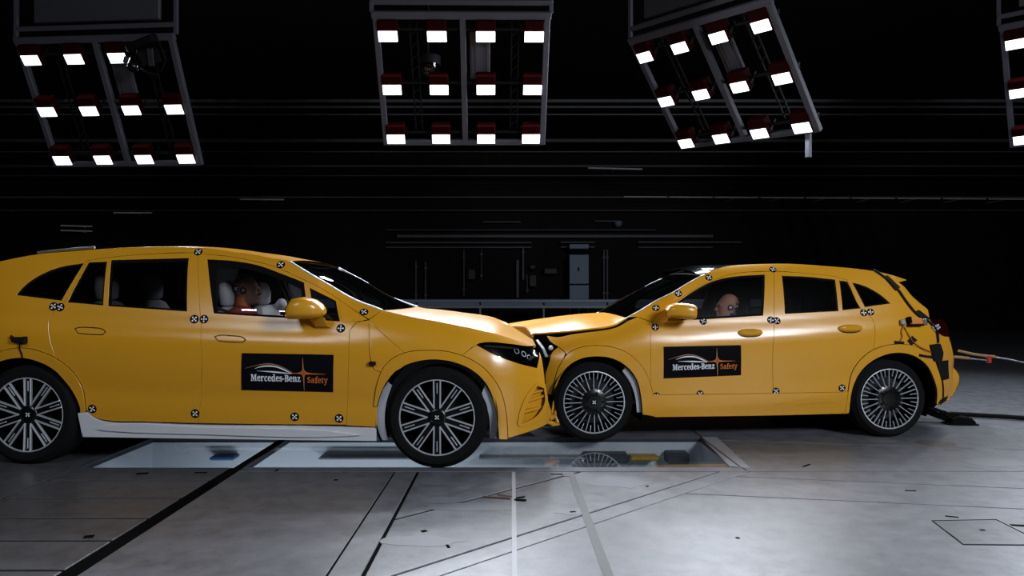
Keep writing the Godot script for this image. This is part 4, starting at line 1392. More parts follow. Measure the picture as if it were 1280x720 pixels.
	for q in [[P([2.801,1.489,2.837,1.504,2.938,1.39,2.888,1.36]), 0.018], [P([3.053,1.165,3.09,1.176,3.194,1.094,3.144,1.076]), 0.018], [P([3.184,0.851,3.299,0.86,3.349,0.771,3.339,0.687,3.237,0.698]), 0.020], [P([3.278,0.689,3.429,0.698,3.463,0.519,3.354,0.51]), 0.018], [P([2.806,0.894,2.904,0.885,2.898,0.848,2.807,0.857]), 0.008], [P([2.938,0.893,2.987,0.937,3.04,0.899,2.982,0.847]), 0.008], [P([3.367,0.315,3.489,0.343,3.469,0.306,3.377,0.267]), 0.014]]:
		g = Geo.new()
		panel(g, c, q[0], [], 1.0, q[1], 0.04, 0.0, 0.02, false)
		obj("tape_patch", g, M.black_tape, car)
	g = Geo.new()
	var bx := sub("data_logger", car)
	g.box(on_side(c, Vector2(3.012,1.066), 1.0, 0.025), Vector3(0.13, 0.055, 0.04), 0.005)
	obj("logger_box", g, M.orange_box, bx)
	g = Geo.new()
	g.box(on_side(c, Vector2(2.882,1.059), 1.0, 0.022), Vector3(0.045, 0.05, 0.03), 0.004)
	g.box(on_side(c, Vector2(3.106,1.061), 1.0, 0.022), Vector3(0.05, 0.055, 0.03), 0.004)
	obj("logger_end", g, M.steel, bx)
	g = Geo.new()
	g.box(on_side(c, Vector2(3.008,1.034), 1.0, 0.024), Vector3(0.16, 0.014, 0.044), 0.003)
	g.box(on_side(c, Vector2(2.947,1.077), 1.0, 0.026), Vector3(0.03, 0.06, 0.044), 0.003)
	obj("logger_bracket", g, M.black_plastic, bx)
	for q in [P([2.891,1.041,2.92,0.989,2.962,0.922,2.989,0.884]), P([2.989,0.884,3.078,0.831,3.199,0.783]), P([2.89,1.034,2.87,0.975,2.878,0.938,2.855,0.886])]:
		g = Geo.new()
		line = PackedVector3Array()
		for p in smooth(q, false, 4):
			line.append(S(c, p.x, p.y, 1.0, 0.012))
		g.tube(line, 0.0045, 6)
		obj("sensor_wire", g, M.orange_wire, car)
	g = Geo.new()
	line = PackedVector3Array()
	for p in smooth(P([3.067,0.759,3.13,0.747,3.273,0.728]), false, 4):
		line.append(S(c, p.x, p.y, 1.0, 0.018))
	line.append(Vector3(3.72, 0.70, 0.5))
	g.tube(line, 0.011, 8)
	obj("test_cable", g, M.black_tape, car)
	for z in [0.36, -0.36]:
		seat(car, Transform3D(Basis(Vector3.UP, PI), Vector3(1.36, 0.12, z)), M.seat_black)
		seat(car, Transform3D(Basis(Vector3.UP, PI), Vector3(2.22, 0.16, z)), M.seat_black, true)
	g = Geo.new()
	torus(g, Transform3D(Basis(Vector3.BACK, deg_to_rad(24)) * Basis(Vector3.UP, PI / 2), Vector3(0.93, 0.88, 0.38)), 0.185, 0.016)
	g.bar(Vector3(0.93, 0.88, 0.56), Vector3(0.93, 0.88, 0.20), 0.03, 0.05, 0.01)
	g.bar(Vector3(0.93, 0.88, 0.38), Vector3(0.6, 0.76, 0.38), 0.07, 0.07, 0.02)
	obj("steering_wheel", g, M.trim_dark, car)

# ---------------------------------------------------------------- dummies
func dummy_shapes() -> Array:
	# facing +x, the head's middle at the origin
	var g := Geo.new()
	var h := Field.new(Vector3(-0.15, -0.20, -0.12), Vector3(0.16, 0.16, 0.12), 0.0055)
	h.blob(Vector3(-0.018, 0.038, 0), Vector3(0.098, 0.092, 0.077), 0.03)
	h.blob(Vector3(0.042, -0.03, 0), Vector3(0.056, 0.088, 0.062), 0.04)
	h.capsule(Vector3(0.0, -0.075, 0), Vector3(0.055, -0.088, 0), 0.045, 0.036, 0.03)
	h.blob(Vector3(0.083, 0.022, 0), Vector3(0.018, 0.014, 0.05), 0.02)
	h.capsule(Vector3(0.094, 0.012, 0), Vector3(0.116, -0.026, 0), 0.009, 0.012, 0.015)
	h.blob(Vector3(0.104, -0.03, 0), Vector3(0.012, 0.010, 0.018), 0.012)
	for s in [-1.0, 1.0]:
		h.blob(Vector3(0.104, 0.0, 0.030 * s), Vector3(0.018, 0.011, 0.018), 0.012, Basis.IDENTITY, true)
		h.blob(Vector3(0.085, 0.0, 0.030 * s), Vector3(0.010, 0.009, 0.012), 0.006)
	h.blob(Vector3(0.098, -0.055, 0), Vector3(0.011, 0.006, 0.024), 0.010)
	h.blob(Vector3(0.096, -0.069, 0), Vector3(0.011, 0.007, 0.022), 0.010)
	h.blob(Vector3(0.106, -0.062, 0), Vector3(0.008, 0.0025, 0.022), 0.004, Basis.IDENTITY, true)
	h.blob(Vector3(0.082, -0.098, 0), Vector3(0.022, 0.020, 0.026), 0.02)
	h.capsule(Vector3(-0.03, -0.06, 0), Vector3(-0.045, -0.20, 0), 0.052, 0.056, 0.03)
	h.add_to(g)
	var b := Field.new(Vector3(-0.22, -1.02, -0.36), Vector3(1.06, -0.10, 0.36), 0.015)
	b.capsule(Vector3(-0.04, -0.14, 0), Vector3(-0.05, -0.22, 0), 0.052, 0.06, 0.04)
	b.blob(Vector3(-0.02, -0.32, 0), Vector3(0.115, 0.16, 0.17), 0.05)
	b.blob(Vector3(0.03, -0.50, 0), Vector3(0.11, 0.15, 0.15), 0.06)
	b.blob(Vector3(0.08, -0.63, 0), Vector3(0.13, 0.11, 0.17), 0.05)
	for s in [-1.0, 1.0]:
		b.capsule(Vector3(-0.05, -0.21, 0.10 * s), Vector3(-0.05, -0.24, 0.19 * s), 0.06, 0.062, 0.05)
		b.capsule(Vector3(-0.05, -0.24, 0.19 * s), Vector3(0.10, -0.46, 0.235 * s), 0.054, 0.044, 0.03)
		b.capsule(Vector3(0.10, -0.46, 0.235 * s), Vector3(0.37, -0.37, 0.20 * s), 0.042, 0.029, 0.03)
		b.capsule(Vector3(0.10, -0.64, 0.09 * s), Vector3(0.52, -0.54, 0.13 * s), 0.085, 0.062, 0.05)
		b.capsule(Vector3(0.52, -0.54, 0.13 * s), Vector3(0.80, -0.86, 0.12 * s), 0.058, 0.042, 0.03)
		b.capsule(Vector3(0.79, -0.90, 0.12 * s), Vector3(0.97, -0.88, 0.13 * s), 0.045, 0.034, 0.03)
	b.add_to(g)
	for s in [-1.0, 1.0]:
		var w := Vector3(0.37, -0.37, 0.20 * s)
		var q := Field.new(w + Vector3(-0.06, -0.10, -0.09), w + Vector3(0.20, 0.13, 0.09), 0.006)
		q.capsule(w, w + Vector3(0.075, 0.03, -0.012 * s), 0.028, 0.034, 0.02)
		for k in 4:
			var root := w + Vector3(0.10, 0.055 - k * 0.022, -0.014 * s)
			var l: float = [0.040, 0.046, 0.043, 0.034][k]
			var m := root + Vector3(l * 0.8, 0.01, -0.018 * s)
			q.capsule(w + Vector3(0.06, 0.04 - k * 0.012, -0.012 * s), root, 0.011, 0.0095, 0.008)
			q.capsule(root, m, 0.0095, 0.0088, 0.006)
			q.capsule(m, m + Vector3(-0.004, -0.012, -l * 0.75 * s), 0.0088, 0.0078, 0.006)
		q.capsule(w + Vector3(0.03, 0.035, -0.02 * s), w + Vector3(0.06, 0.065, -0.04 * s), 0.012, 0.0105, 0.01)
		q.capsule(w + Vector3(0.06, 0.065, -0.04 * s), w + Vector3(0.095, 0.078, -0.045 * s), 0.0105, 0.009, 0.006)
		q.add_to(g)
	var sh := Geo.new()
	var f := Field.new(Vector3(-0.24, -0.68, -0.36), Vector3(0.26, -0.12, 0.36), 0.016)
	f.capsule(Vector3(-0.045, -0.17, 0), Vector3(-0.05, -0.22, 0), 0.070, 0.075, 0.03)
	f.blob(Vector3(-0.02, -0.32, 0), Vector3(0.128, 0.17, 0.185), 0.05)
	f.blob(Vector3(0.03, -0.50, 0), Vector3(0.125, 0.16, 0.165), 0.06)
	for s in [-1.0, 1.0]:
		f.capsule(Vector3(-0.05, -0.21, 0.10 * s), Vector3(-0.05, -0.24, 0.19 * s), 0.072, 0.075, 0.05)
		f.capsule(Vector3(-0.05, -0.24, 0.19 * s), Vector3(0.05, -0.385, 0.22 * s), 0.068, 0.060, 0.03)
	f.add_to(sh)
	var nk := Geo.new()
	hull(nk, [[Vector3(-0.028, -0.055, 0), 0.062, 0.062], [Vector3(-0.034, -0.10, 0), 0.064, 0.060], [Vector3(-0.042, -0.17, 0), 0.064, 0.064]], Vector3(1, -0.1, 0).normalized(), Vector3.BACK, 2.0, 24)
	return [g.mesh(), sh.mesh(), nk.mesh()]

func dummy(at: Transform3D, label: String, shapes: Array, skin: Material, shirt: Material, neck: Material) -> void:
	var d := thing("crash_test_dummy", label, "crash dummy", at, "crash test dummies at the wheel")
	obj("body", shapes[0], skin, d)
	obj("shirt", shapes[1], shirt, d)
	obj("neck_sleeve", shapes[2], neck, d)
	for s in [1.0, -1.0]:
		var t := Transform3D(Basis() if s > 0.0 else Basis(Vector3.UP, PI), Vector3(-0.005, 0.0, s * 0.0745))
		var g := Geo.new()
		g.lathe(P([0.026, -0.012, 0.026, 0.001, 0.022, 0.003, 0.016, 0.003, 0.015, 0.0005]), 28, t)
		obj("ear_target", g, M.marker_black, d)
		g = Geo.new()
		g.lathe(P([0.015, -0.008, 0.015, 0.001, 0.0, 0.001]), 24, t)
		obj("ear_target", g, M.steel, d)
		var mk := obj("target_marker", marker_mesh, null, d, Transform3D(t.basis * Basis(Vector3.UP, -0.25), Vector3(-0.068, 0.012, s * 0.068)) * Transform3D(Basis().scaled(Vector3(0.75, 0.75, 1)), Vector3()))
		mk.material_override = null
	var st := Geo.new()
	for s in [1.0]:
		st.bar(Vector3(-0.17, -0.14, 0.21), Vector3(-0.02, -0.205, 0.13), 0.045, 0.004, 0.0, Vector3(0.3, 1, 0.3))
		st.bar(Vector3(-0.02, -0.205, 0.13), Vector3(0.10, -0.30, 0.04), 0.045, 0.004, 0.0, Vector3(1, 0.6, 0.2))
		st.bar(Vector3(0.10, -0.30, 0.04), Vector3(0.15, -0.52, -0.10), 0.045, 0.004, 0.0, Vector3(1, 0.2, 0))
	obj("seat_belt", st, M.belt, d)

func build_dummies() -> void:
	var shapes := dummy_shapes()
	var ta := Transform3D(Basis(Vector3.UP, deg_to_rad(-2.4)), Vector3(-0.532, 0, -6.723))
	var tb := Transform3D(Basis(Vector3.UP, deg_to_rad(4.7)), Vector3(0.663, 0, -7.719))
	dummy(ta * Transform3D(Basis(), Vector3(-1.679,1.357,0.38)), "brown-faced crash dummy in a red shirt behind the wheel of the larger car", shapes, M.skin_brown, M.shirt_red, M.neck_orange)
	dummy(tb * Transform3D(Basis(Vector3.UP, PI), Vector3(1.413,1.197,0.38)), "bald pinkish crash dummy in a blue shirt at the wheel of the smaller car", shapes, M.skin_tan, M.shirt_blue, M.shirt_blue)

# ---------------------------------------------------------------- light rigs
const PIT_ENERGY := 0.9
var lamp_meshes := []
func floodlight(at: Transform3D, label: String, group: String, power := 1.0) -> void:
	# local: the face looks along -z
	if lamp_meshes.is_empty():
		var g := Geo.new()
		g.box(Transform3D(Basis(), Vector3(0, 0.06, 0.065)), Vector3(0.25, 0.27, 0.13), 0.012)
		lamp_meshes.append(g.mesh())
		g = Geo.new()
		g.box(Transform3D(Basis(), Vector3(0, 0, -0.004)), Vector3(0.238, 0.136, 0.012), 0.004)
		lamp_meshes.append(g.mesh())
		g = Geo.new()
		for k in 7:
			g.box(Transform3D(Basis(), Vector3(-0.09 + k * 0.03, 0.06, 0.15)), Vector3(0.008, 0.2, 0.04))
		lamp_meshes.append(g.mesh())
		g = Geo.new()
		for s in [-1.0, 1.0]:
			g.bar(Vector3(0.137 * s, 0, 0.05), Vector3(0.137 * s, 0.06, 0.22), 0.006, 0.03, 0.0)
		g.bar(Vector3(-0.14, 0.06, 0.22), Vector3(0.14, 0.06, 0.22), 0.03, 0.006, 0.0)
		lamp_meshes.append(g.mesh())
	var o := thing("floodlight", label, "floodlight", at, group)
	obj("lamp_housing", lamp_meshes[0], M.red_lamp, o)
	obj("lamp_face", lamp_meshes[1], M.lamp_face, o)
	obj("cooling_fins", lamp_meshes[2], M.dark_metal, o)
	obj("lamp_bracket", lamp_meshes[3], M.dark_metal, o)
	var l := AreaLight3D.new()
	l.name = "lamp_light"
	l.area_size = Vector2(0.23, 0.13)
	l.light_color = Color(0.93, 0.96, 1.0)
	l.light_energy = LAMP_ENERGY * power
	l.shadow_enabled = true
	l.set("area_range", 60.0)
	o.add_child(l)
	l.position = Vector3(0, 0, -0.013)

const ORD := ["first", "second", "third", "last"]
# local frame of a rig: x along a row of lamps, y up the slope, z out of its lit side
func rig(at: Transform3D, which: String, look: String, lamps: Array, extra: int, dip := 38.0, power := 1.0) -> void:
	var r := thing("light_rig", look, "light rig", at, "light rigs under the roof")
	var g := Geo.new()
	g.bar(Vector3(-1.05, -0.76, -0.06), Vector3(1.08, -0.76, -0.06), 0.07, 0.07, 0.006)
	obj("frame_bar", g, M.frame_alu, r)
	g = Geo.new()
	g.bar(Vector3(-1.10, 0.93, -0.06), Vector3(1.12, 0.93, -0.06), 0.07, 0.09, 0.006)
	obj("frame_bar", g, M.frame_alu, r)
	for x in [-1.05, 0.02, 1.07]:
		g = Geo.new()
		g.bar(Vector3(x, -0.79, -0.06), Vector3(x, 0.93, -0.06), 0.075, 0.075, 0.006, Vector3.BACK)
		obj("frame_bar", g, M.frame_alu, r)
	for k in 3:
		g = Geo.new()
		g.bar(Vector3(-1.09, 0.6875 - k * 0.6875 + 0.06, -0.10), Vector3(1.11, 0.6875 - k * 0.6875 + 0.06, -0.10), 0.035, 0.035, 0.004)
		obj("lamp_bar", g, M.dark_metal, r)
	for x in [-0.60, 0.68]:
		g = Geo.new()
		for s in [-0.045, 0.045]:
			g.bar(Vector3(x + s, -0.60, -0.14), Vector3(x + s, 0.93, -0.14), 0.018, 0.018, 0.0, Vector3.BACK)
		for k in 10:
			g.bar(Vector3(x - 0.045, -0.55 + k * 0.15, -0.14), Vector3(x + 0.045, -0.47 + k * 0.15, -0.14), 0.012, 0.012, 0.0)
		obj("cable_ladder", g, M.dark_metal, r)
	g = Geo.new()
	g.box(Transform3D(Basis(), Vector3(0.23, 0.40, -0.16)), Vector3(0.26, 0.62, 0.05), 0.006)
	for s in [-0.10, -0.05, 0.09]:
		g.box(Transform3D(Basis(), Vector3(0.23 + s, 0.40, -0.13)), Vector3(0.012, 0.62, 0.02))
	obj("ballast_plate", g, M.frame_alu, r)
	# what it hangs from: an upright box frame up to the roof
	var up := at.basis.inverse() * Vector3.UP
	for x in [-1.10, 1.12]:
		g = Geo.new()
		g.bar(Vector3(x, 0.95, -0.10), Vector3(x, 0.95, -0.10) + up * 1.5, 0.05, 0.05, 0.004, Vector3.RIGHT)
		obj("hanger", g, M.frame_alu, r)
	g = Geo.new()
	g.bar(Vector3(-1.12, 0.95, -0.10) + up * 0.13, Vector3(1.14, 0.95, -0.10) + up * 0.13, 0.06, 0.06, 0.004)
	obj("frame_bar", g, M.frame_alu, r)
	if which == "hung askew":
		g = Geo.new()
		g.bar(Vector3(0.92, -0.76, -0.10), Vector3(0.92, -0.76, -0.10) - up * 0.36, 0.06, 0.06, 0.005, Vector3.RIGHT)
		obj("drop_post", g, M.frame_alu, r)
	if extra >= 0:
		g = Geo.new()
		var q := Basis(Vector3.RIGHT, up, Vector3.RIGHT.cross(up))
		g.box(Transform3D(q, Vector3(0.0, 0.95, -0.16) + up * 0.55), Vector3(1.75, 0.72, 0.06), 0.01)
		obj("back_panel", g, M.panel_grey, r)
	for k in 3:
		for j in 4:
			if not lamps.has(k * 4 + j):
				continue
			var t := at * Transform3D(Basis(Vector3.RIGHT, deg_to_rad(dip)) * Basis(Vector3.UP, PI), Vector3((j - 1.5) * 0.607, (1 - k) * 0.6875, 0.0))
			floodlight(t, "red-bodied floodlight, %s row of the light rig %s, %s from the left" % [["upper", "middle", "lower"][k], which, ORD[j]], "floodlights of the rig %s" % which, power)

func rig_at(e: Vector3, o: Vector3) -> Transform3D:
	return Transform3D(Basis.from_euler(Vector3(deg_to_rad(e.x), deg_to_rad(e.y), deg_to_rad(e.z))), o)

func build_rigs() -> void:
	var all := range(12)
	rig(rig_at(Vector3(35.6, 2.66, 0.72), Vector3(-0.643, 3.978, -9.901)), "in the centre", "central light rig hung square over the gap between the cars", all, 1, 6.0, 1.0)
	rig(rig_at(Vector3(27.1, -5.46, -0.24), Vector3(-5.455, 3.813, -10.345)), "with the film camera", "light rig with a film camera in its upper corner", [0, 1, 2, 4, 5, 6, 7, 8, 9, 10, 11], 1, 14.0, 0.15)
	rig(rig_at(Vector3(40.35, -56.05, -3.99), Vector3(2.666, 3.929, -9.774)), "hung askew", "light rig hung askew above the hood of the smaller car", all, 1, 0.0, 0.9)
	rig(rig_at(Vector3(28, -41, 0), Vector3(7.78, 4.13, -10.05)), "at the picture edge", "light rig cut off by the edge of the picture, beyond the smaller car", all, 0, 12.0, 0.6)
	# the same rigs on the camera's side of the crash point
	rig(rig_at(Vector3(22, 213, 0), Vector3(6.5, 5.0, 2.0)), "above the photographer", "light rig out of the picture above the photographer", all, 1, 0.0, 2.25)
	rig(rig_at(Vector3(30, 172, 0), Vector3(-4.2, 5.0, 0.6)), "beside the photographer", "light rig out of the picture above and beside the photographer", all, 1, 0.0, 0.3)
	# a high-speed camera in the corner of the far-left rig
	var t := rig_at(Vector3(27.1, -5.46, -0.24), Vector3(-5.455, 3.813, -10.345))
	var cam := thing("film_camera", "small dark film camera clamped in the upper corner of the leftmost light rig", "camera", t * Transform3D(Basis(), Vector3(0.72, 0.78, 0.05)))
	var g := Geo.new()
	g.box(Transform3D(Basis(Vector3(0.3, 1, 0.2).normalized(), 0.5), Vector3(0.05, -0.06, 0)), Vector3(0.26, 0.20, 0.22), 0.02)
	g.box(Transform3D(Basis(Vector3.BACK, 0.3), Vector3(-0.02, 0.10, -0.02)), Vector3(0.42, 0.10, 0.16), 0.02)
	obj("camera_body", g, M.black_plastic, cam)
	g = Geo.new()
	g.lathe(P([0.075, 0.0, 0.075, 0.16, 0.065, 0.17, 0.06, 0.15, 0, 0.145]), 24, Transform3D(Basis(Vector3.RIGHT, 0.6), Vector3(-0.10, -0.10, 0.06)))
	obj("camera_lens", g, M.black_gloss, cam)
	g = Geo.new()
	for k in 6:
		g.box(Transform3D(Basis(Vector3.BACK, -0.15), Vector3(0.13 + 0.012 * k, -0.06, 0.16)), Vector3(0.007, 0.22, 0.02))
	obj("cooling_grille", g, M.steel, cam)
	g = Geo.new()
	g.box(Transform3D(Basis(Vector3.BACK, -0.5), Vector3(-0.16, -0.08, 0.20)), Vector3(0.06, 0.09, 0.02), 0.004)
	obj("camera_display", g, M.steel, cam)
	g = Geo.new()
	g.tube(PackedVector3Array([Vector3(0.1, 0.1, 0), Vector3(0.26, 0.12, 0.05), Vector3(0.30, -0.1, 0.06), Vector3(0.20, -0.26, 0.05), Vector3(0.1, -0.2, 0.03)]), 0.012, 8)
	g.tube(PackedVector3Array([Vector3(-0.1, -0.22, 0), Vector3(0.0, -0.27, 0.05), Vector3(0.12, -0.3, 0.05)]), 0.02, 8)
	obj("camera_cable", g, M.dark_metal, cam)
	# a dome camera behind the central rig
	var dm := thing("dome_camera", "black glossy dome camera behind the central light rig", "camera", Transform3D(Basis(), Vector3(-1.17, 4.50, -10.55)))
	g = Geo.new()
	g.lathe(P([0.0, -0.17, 0.08, -0.15, 0.14, -0.09, 0.165, 0.0, 0.165, 0.08]), 32, Transform3D(Basis(Vector3.RIGHT, -PI / 2), Vector3()))
	obj("dome", g, M.black_gloss, dm)
	g = Geo.new()
	g.lathe(P([0.175, -0.01, 0.18, 0.0, 0.18, 0.11, 0.0, 0.13]), 32, Transform3D(Basis(Vector3.RIGHT, -PI / 2), Vector3()))
	g.tube(PackedVector3Array([Vector3(0, 0.1, 0), Vector3(0, 1.8, 0)]), 0.02, 8)
	obj("mount", g, M.dark_metal, dm)

# ---------------------------------------------------------------- hall
func build_room() -> void:
	var g := Geo.new()
	g.box(Transform3D(Basis(), Vector3(0, 6.45, -10)), Vector3(44, 0.3, 36))
	struct("ceiling", g, M.wall_black)
	for s in [["wall_back", Vector3(0, 3.0, -27.2), Vector3(44, 7.4, 0.4)], ["wall_front", Vector3(0, 3.0, 7.8), Vector3(44, 7.4, 0.4)], ["wall_left", Vector3(-21.8, 3.0, -10), Vector3(0.4, 7.4, 35)], ["wall_right", Vector3(21.8, 3.0, -10), Vector3(0.4, 7.4, 35)]]:
		g = Geo.new()
		g.box(Transform3D(Basis(), s[1]), s[2])
		struct(s[0], g, M.wall_black)

func split(polys: Array, a: Vector2, b: Vector2) -> Array:
	# every convex polygon cut along the line through a and b
	var n := Vector2(b.y - a.y, a.x - b.x).normalized()
	var out := []
	for p in polys:
		var l := PackedVector2Array()
		var r := PackedVector2Array()
		for k in p.size():
			var u: Vector2 = p[k]
			var w: Vector2 = p[(k + 1) % p.size()]
			var du := (u - a).dot(n)
			var dw := (w - a).dot(n)
			if du >= 0.0: l.append(u)
			if du <= 0.0: r.append(u)
			if du * dw < 0.0:
				var q := u.lerp(w, du / (du - dw))
				l.append(q)
				r.append(q)
		for q in [l, r]:
			if q.size() >= 3 and absf(area(q)) > 0.0004:
				out.append(q)
	return out

func area(p: PackedVector2Array) -> float:
	var s := 0.0
	for k in p.size():
		s += p[k].cross(p[(k + 1) % p.size()])
	return s / 2.0

func rect(x0: float, z0: float, x1: float, z1: float) -> PackedVector2Array:
	return PackedVector2Array([Vector2(x0, z0), Vector2(x1, z0), Vector2(x1, z1), Vector2(x0, z1)])

# floor drawings are in (x, z); a prism's own z is turned up
const UPRIGHT := Transform3D(Vector3(1, 0, 0), Vector3(0, 0, 1), Vector3(0, 1, 0), Vector3())

func plate(fl: Node3D, p: PackedVector2Array, m: Material, gap := 0.008, top := 0.0, called := "floor_plate") -> void:
	var q := inset(p, -gap * 0.5)
	var g := Geo.new()
	g.prism(q, -0.05, top, UPRIGHT, 0.003)
	obj(called, g, m, fl)

func build_floor() -> void:
	var fl := Node3D.new()
	fl.name = "floor"
	fl.set_meta("kind", "structure")
	add_child(fl)
	const PX0 := -3.33
	const PX1 := 1.76
	const ZN := -5.86
	const ZF := -7.07
	# sub-base with the pit's opening
	var g := Geo.new()
	g.box(Transform3D(Basis(), Vector3(0, -0.078, (8.0 + ZN) / 2)), Vector3(44, 0.144, 8.0 - ZN))
	g.box(Transform3D(Basis(), Vector3(0, -0.078, (ZF - 27.4) / 2)), Vector3(44, 0.144, ZF + 27.4))
	g.box(Transform3D(Basis(), Vector3((-22 + PX0) / 2, -0.078, (ZN + ZF) / 2)), Vector3(PX0 + 22, 0.144, ZN - ZF))
	g.box(Transform3D(Basis(), Vector3((22 + PX1) / 2, -0.078, (ZN + ZF) / 2)), Vector3(22 - PX1, 0.144, ZN - ZF))
	obj("sub_base", g, M.joint_dark, fl)
	# left of the dark rail groove
	plate(fl, rect(-22, 8, -3.32, -27), M.floor_paint_2)
	var z := 8.0
	for zz in [3.0, 0.0, -1.0, -1.45, -1.90, -2.34, -2.79, -3.24, -3.68, -4.12, -4.53, -4.976, -5.446, ZN]:
		plate(fl, rect(-3.32, z, -2.145, zz), M.floor_paint_2, 0.026)
		z = zz
	plate(fl, rect(-2.055, 8, -0.878, -5.72), M.floor_paint_0)
	plate(fl, rect(-0.878, 8, -0.705, -5.72), M.floor_paint_1, 0.018)
	plate(fl, rect(-2.055, -5.72, PX1, ZN), M.floor_paint_1, 0.004, 0.0, "pit_edge_strip")
	# right of it: plates cut by joints at 45 degrees and by slightly turned long joints
	var polys := [rect(-0.705, 8, 22, -5.72), rect(PX1, -5.72, 22, -27)]
	var done := []
	var rest := []
	for p in split([polys[0]], Vector2(0, -4.16), Vector2(1, -5.16)):
		var c := Vector2()
		for v in p:
			c += v / p.size()
		if -c.y > 4.16 + c.x:
			done.append_array(split([p], Vector2(0, -5.20), Vector2(1, -6.20)))
		else:
			rest.append(p)
	var strips := []
	for p in split(rest, Vector2(0, -3.945), Vector2(1, -4.945)):
		var c := Vector2()
		for v in p:
			c += v / p.size()
		if -c.y > 3.945 + c.x:
			strips.append(p)
		else:
			polys.append(p)
	polys.remove_at(0)
	for p in done:
		plate(fl, p, M.floor_paint_1, 0.026)
	for p in strips:
		plate(fl, p, M.floor_paint_1, 0.005)
	var right := polys
	right = split(right, Vector2(1.856, -5.517), Vector2(3.354, -5.243))
	right = split(right, Vector2(1.222, -5.075), Vector2(2.99, -4.752))
	right = split(right, Vector2(2.30, -6.86), Vector2(4.365, -6.507))
	right = split(right, Vector2(2.0, -8.6), Vector2(4.0, -8.25))
	for p in right:
		plate(fl, p, M.floor_paint_0, 0.010)
	plate(fl, rect(PX0 + 0.01, ZF, PX1, -27), M.floor_paint_0)
	# the rail in its groove
	g = Geo.new()
	g.box(Transform3D(Basis(), Vector3(-2.10, -0.026, 1.07)), Vector3(0.086, 0.04, 13.8), 0.004)
	obj("groove_rail", g, M.joint_dark, fl)
	g = Geo.new()
	g.box(Transform3D(Basis(), Vector3(-2.10, -0.03, (ZN + ZF) / 2)), Vector3(0.075, 0.05, ZN - ZF), 0.004)
	obj("glass_beam", g, M.black_plastic, fl)
	g = Geo.new()
	g.box(Transform3D(Basis(), Vector3(PX0 + 0.012, -0.02, (ZN + ZF) / 2)), Vector3(0.02, 0.046, ZN - ZF), 0.002)
	g.box(Transform3D(Basis(), Vector3(-2.052, -0.02, (ZN + ZF) / 2)), Vector3(0.012, 0.046, ZN - ZF), 0.002)
	g.box(Transform3D(Basis(), Vector3(PX1 - 0.012, -0.02, (ZN + ZF) / 2)), Vector3(0.02, 0.046, ZN - ZF), 0.002)
	g.box(Transform3D(Basis(), Vector3((PX0 + PX1) / 2, -0.02, ZF + 0.008)), Vector3(PX1 - PX0, 0.046, 0.012), 0.002)
	obj("glass_frame", g, M.frame_alu, fl)
	for p in [[PX0 + 0.026, -2.14], [-2.045, -0.46], [-0.455, PX1 - 0.026]]:
		g = Geo.new()
		g.quad(Vector3(p[0], -0.006, ZN - 0.002), Vector3(p[1], -0.006, ZN - 0.002), Vector3(p[1], -0.006, ZF + 0.016), Vector3(p[0], -0.006, ZF + 0.016), Vector3.UP)
		obj("glass_pane", g, M.floor_glass, fl)
	# pit below
	g = Geo.new()
	var mx := (PX0 + PX1) / 2
	var mz := (ZN + ZF) / 2
	g.box(Transform3D(Basis(), Vector3(mx, -1.65, mz)), Vector3(PX1 - PX0 + 0.4, 0.1, ZN - ZF + 0.4))
	g.box(Transform3D(Basis(), Vector3(mx, -0.88, ZF - 0.1)), Vector3(PX1 - PX0 + 0.4, 1.46, 0.1))
	g.box(Transform3D(Basis(), Vector3(mx, -0.88, ZN + 0.1)), Vector3(PX1 - PX0 + 0.4, 1.46, 0.1))
	g.box(Transform3D(Basis(), Vector3(PX0 - 0.1, -0.88, mz)), Vector3(0.1, 1.46, ZN - ZF + 0.4))
	g.box(Transform3D(Basis(), Vector3(PX1 + 0.1, -0.88, mz)), Vector3(0.1, 1.46, ZN - ZF + 0.4))
	obj("pit", g, M.pit_wall, fl)
	for q in [[-2.62, 0.03, 0.22, "pit_blue"], [-1.1, 0.02, 1.3, "liner_grey"], [0.2, 0.02, 1.0, "liner_grey"], [0.85, 0.08, 0.4, "pit_equipment"], [1.2, 0.035, 0.26, "pit_yellow"], [1.5, 0.10, 0.2, "pit_equipment"]]:
		g = Geo.new()
		g.box(Transform3D(Basis(), Vector3(q[0], -0.16, ZF + 0.10)), Vector3(q[2], q[1], 0.16), 0.01)
		obj("pit_fitting", g, M[q[3]], fl)
	for q in [[Vector3(mx, -0.50, ZF + 0.02), Vector3(PX1 - PX0 - 0.02, 0.92, 0.02)], [Vector3(PX0 + 0.012, -0.50, mz), Vector3(0.02, 0.92, ZN - ZF)], [Vector3(PX1 - 0.012, -0.50, mz), Vector3(0.02, 0.92, ZN - ZF)]]:
		g = Geo.new()
		g.box(Transform3D(Basis(), q[0]), q[1], 0.002)
		obj("pit_lining", g, M.pit_wall, fl)
	for x in [-2.2, -1.0]:
		g = Geo.new()
		g.box(Transform3D(Basis(), Vector3(x, -0.62, ZN - 0.10)), Vector3(0.5, 0.14, 0.08), 0.01)
		obj("pit_lamp_body", g, M.dark_metal, fl)
		g = Geo.new()
		g.box(Transform3D(Basis(), Vector3(x, -0.62, ZN - 0.145)), Vector3(0.46, 0.10, 0.01), 0.002)
		obj("pit_lamp_face", g, M.lamp_face, fl)
		var l := AreaLight3D.new()
		l.name = "pit_light"
		l.area_size = Vector2(0.46, 0.10)
		l.light_energy = PIT_ENERGY
		l.light_color = Color(0.90, 0.95, 1.0)
		l.shadow_enabled = true
		fl.add_child(l, true)
		l.position = Vector3(x, -0.62, ZN - 0.155)
	# markings and covers
	g = Geo.new()
	g.box(Transform3D(Basis(), Vector3(0.012, 0.0006, -1.0)), Vector3(0.026, 0.0022, 9.4))
	obj("painted_line", g, M.line_paint, fl)
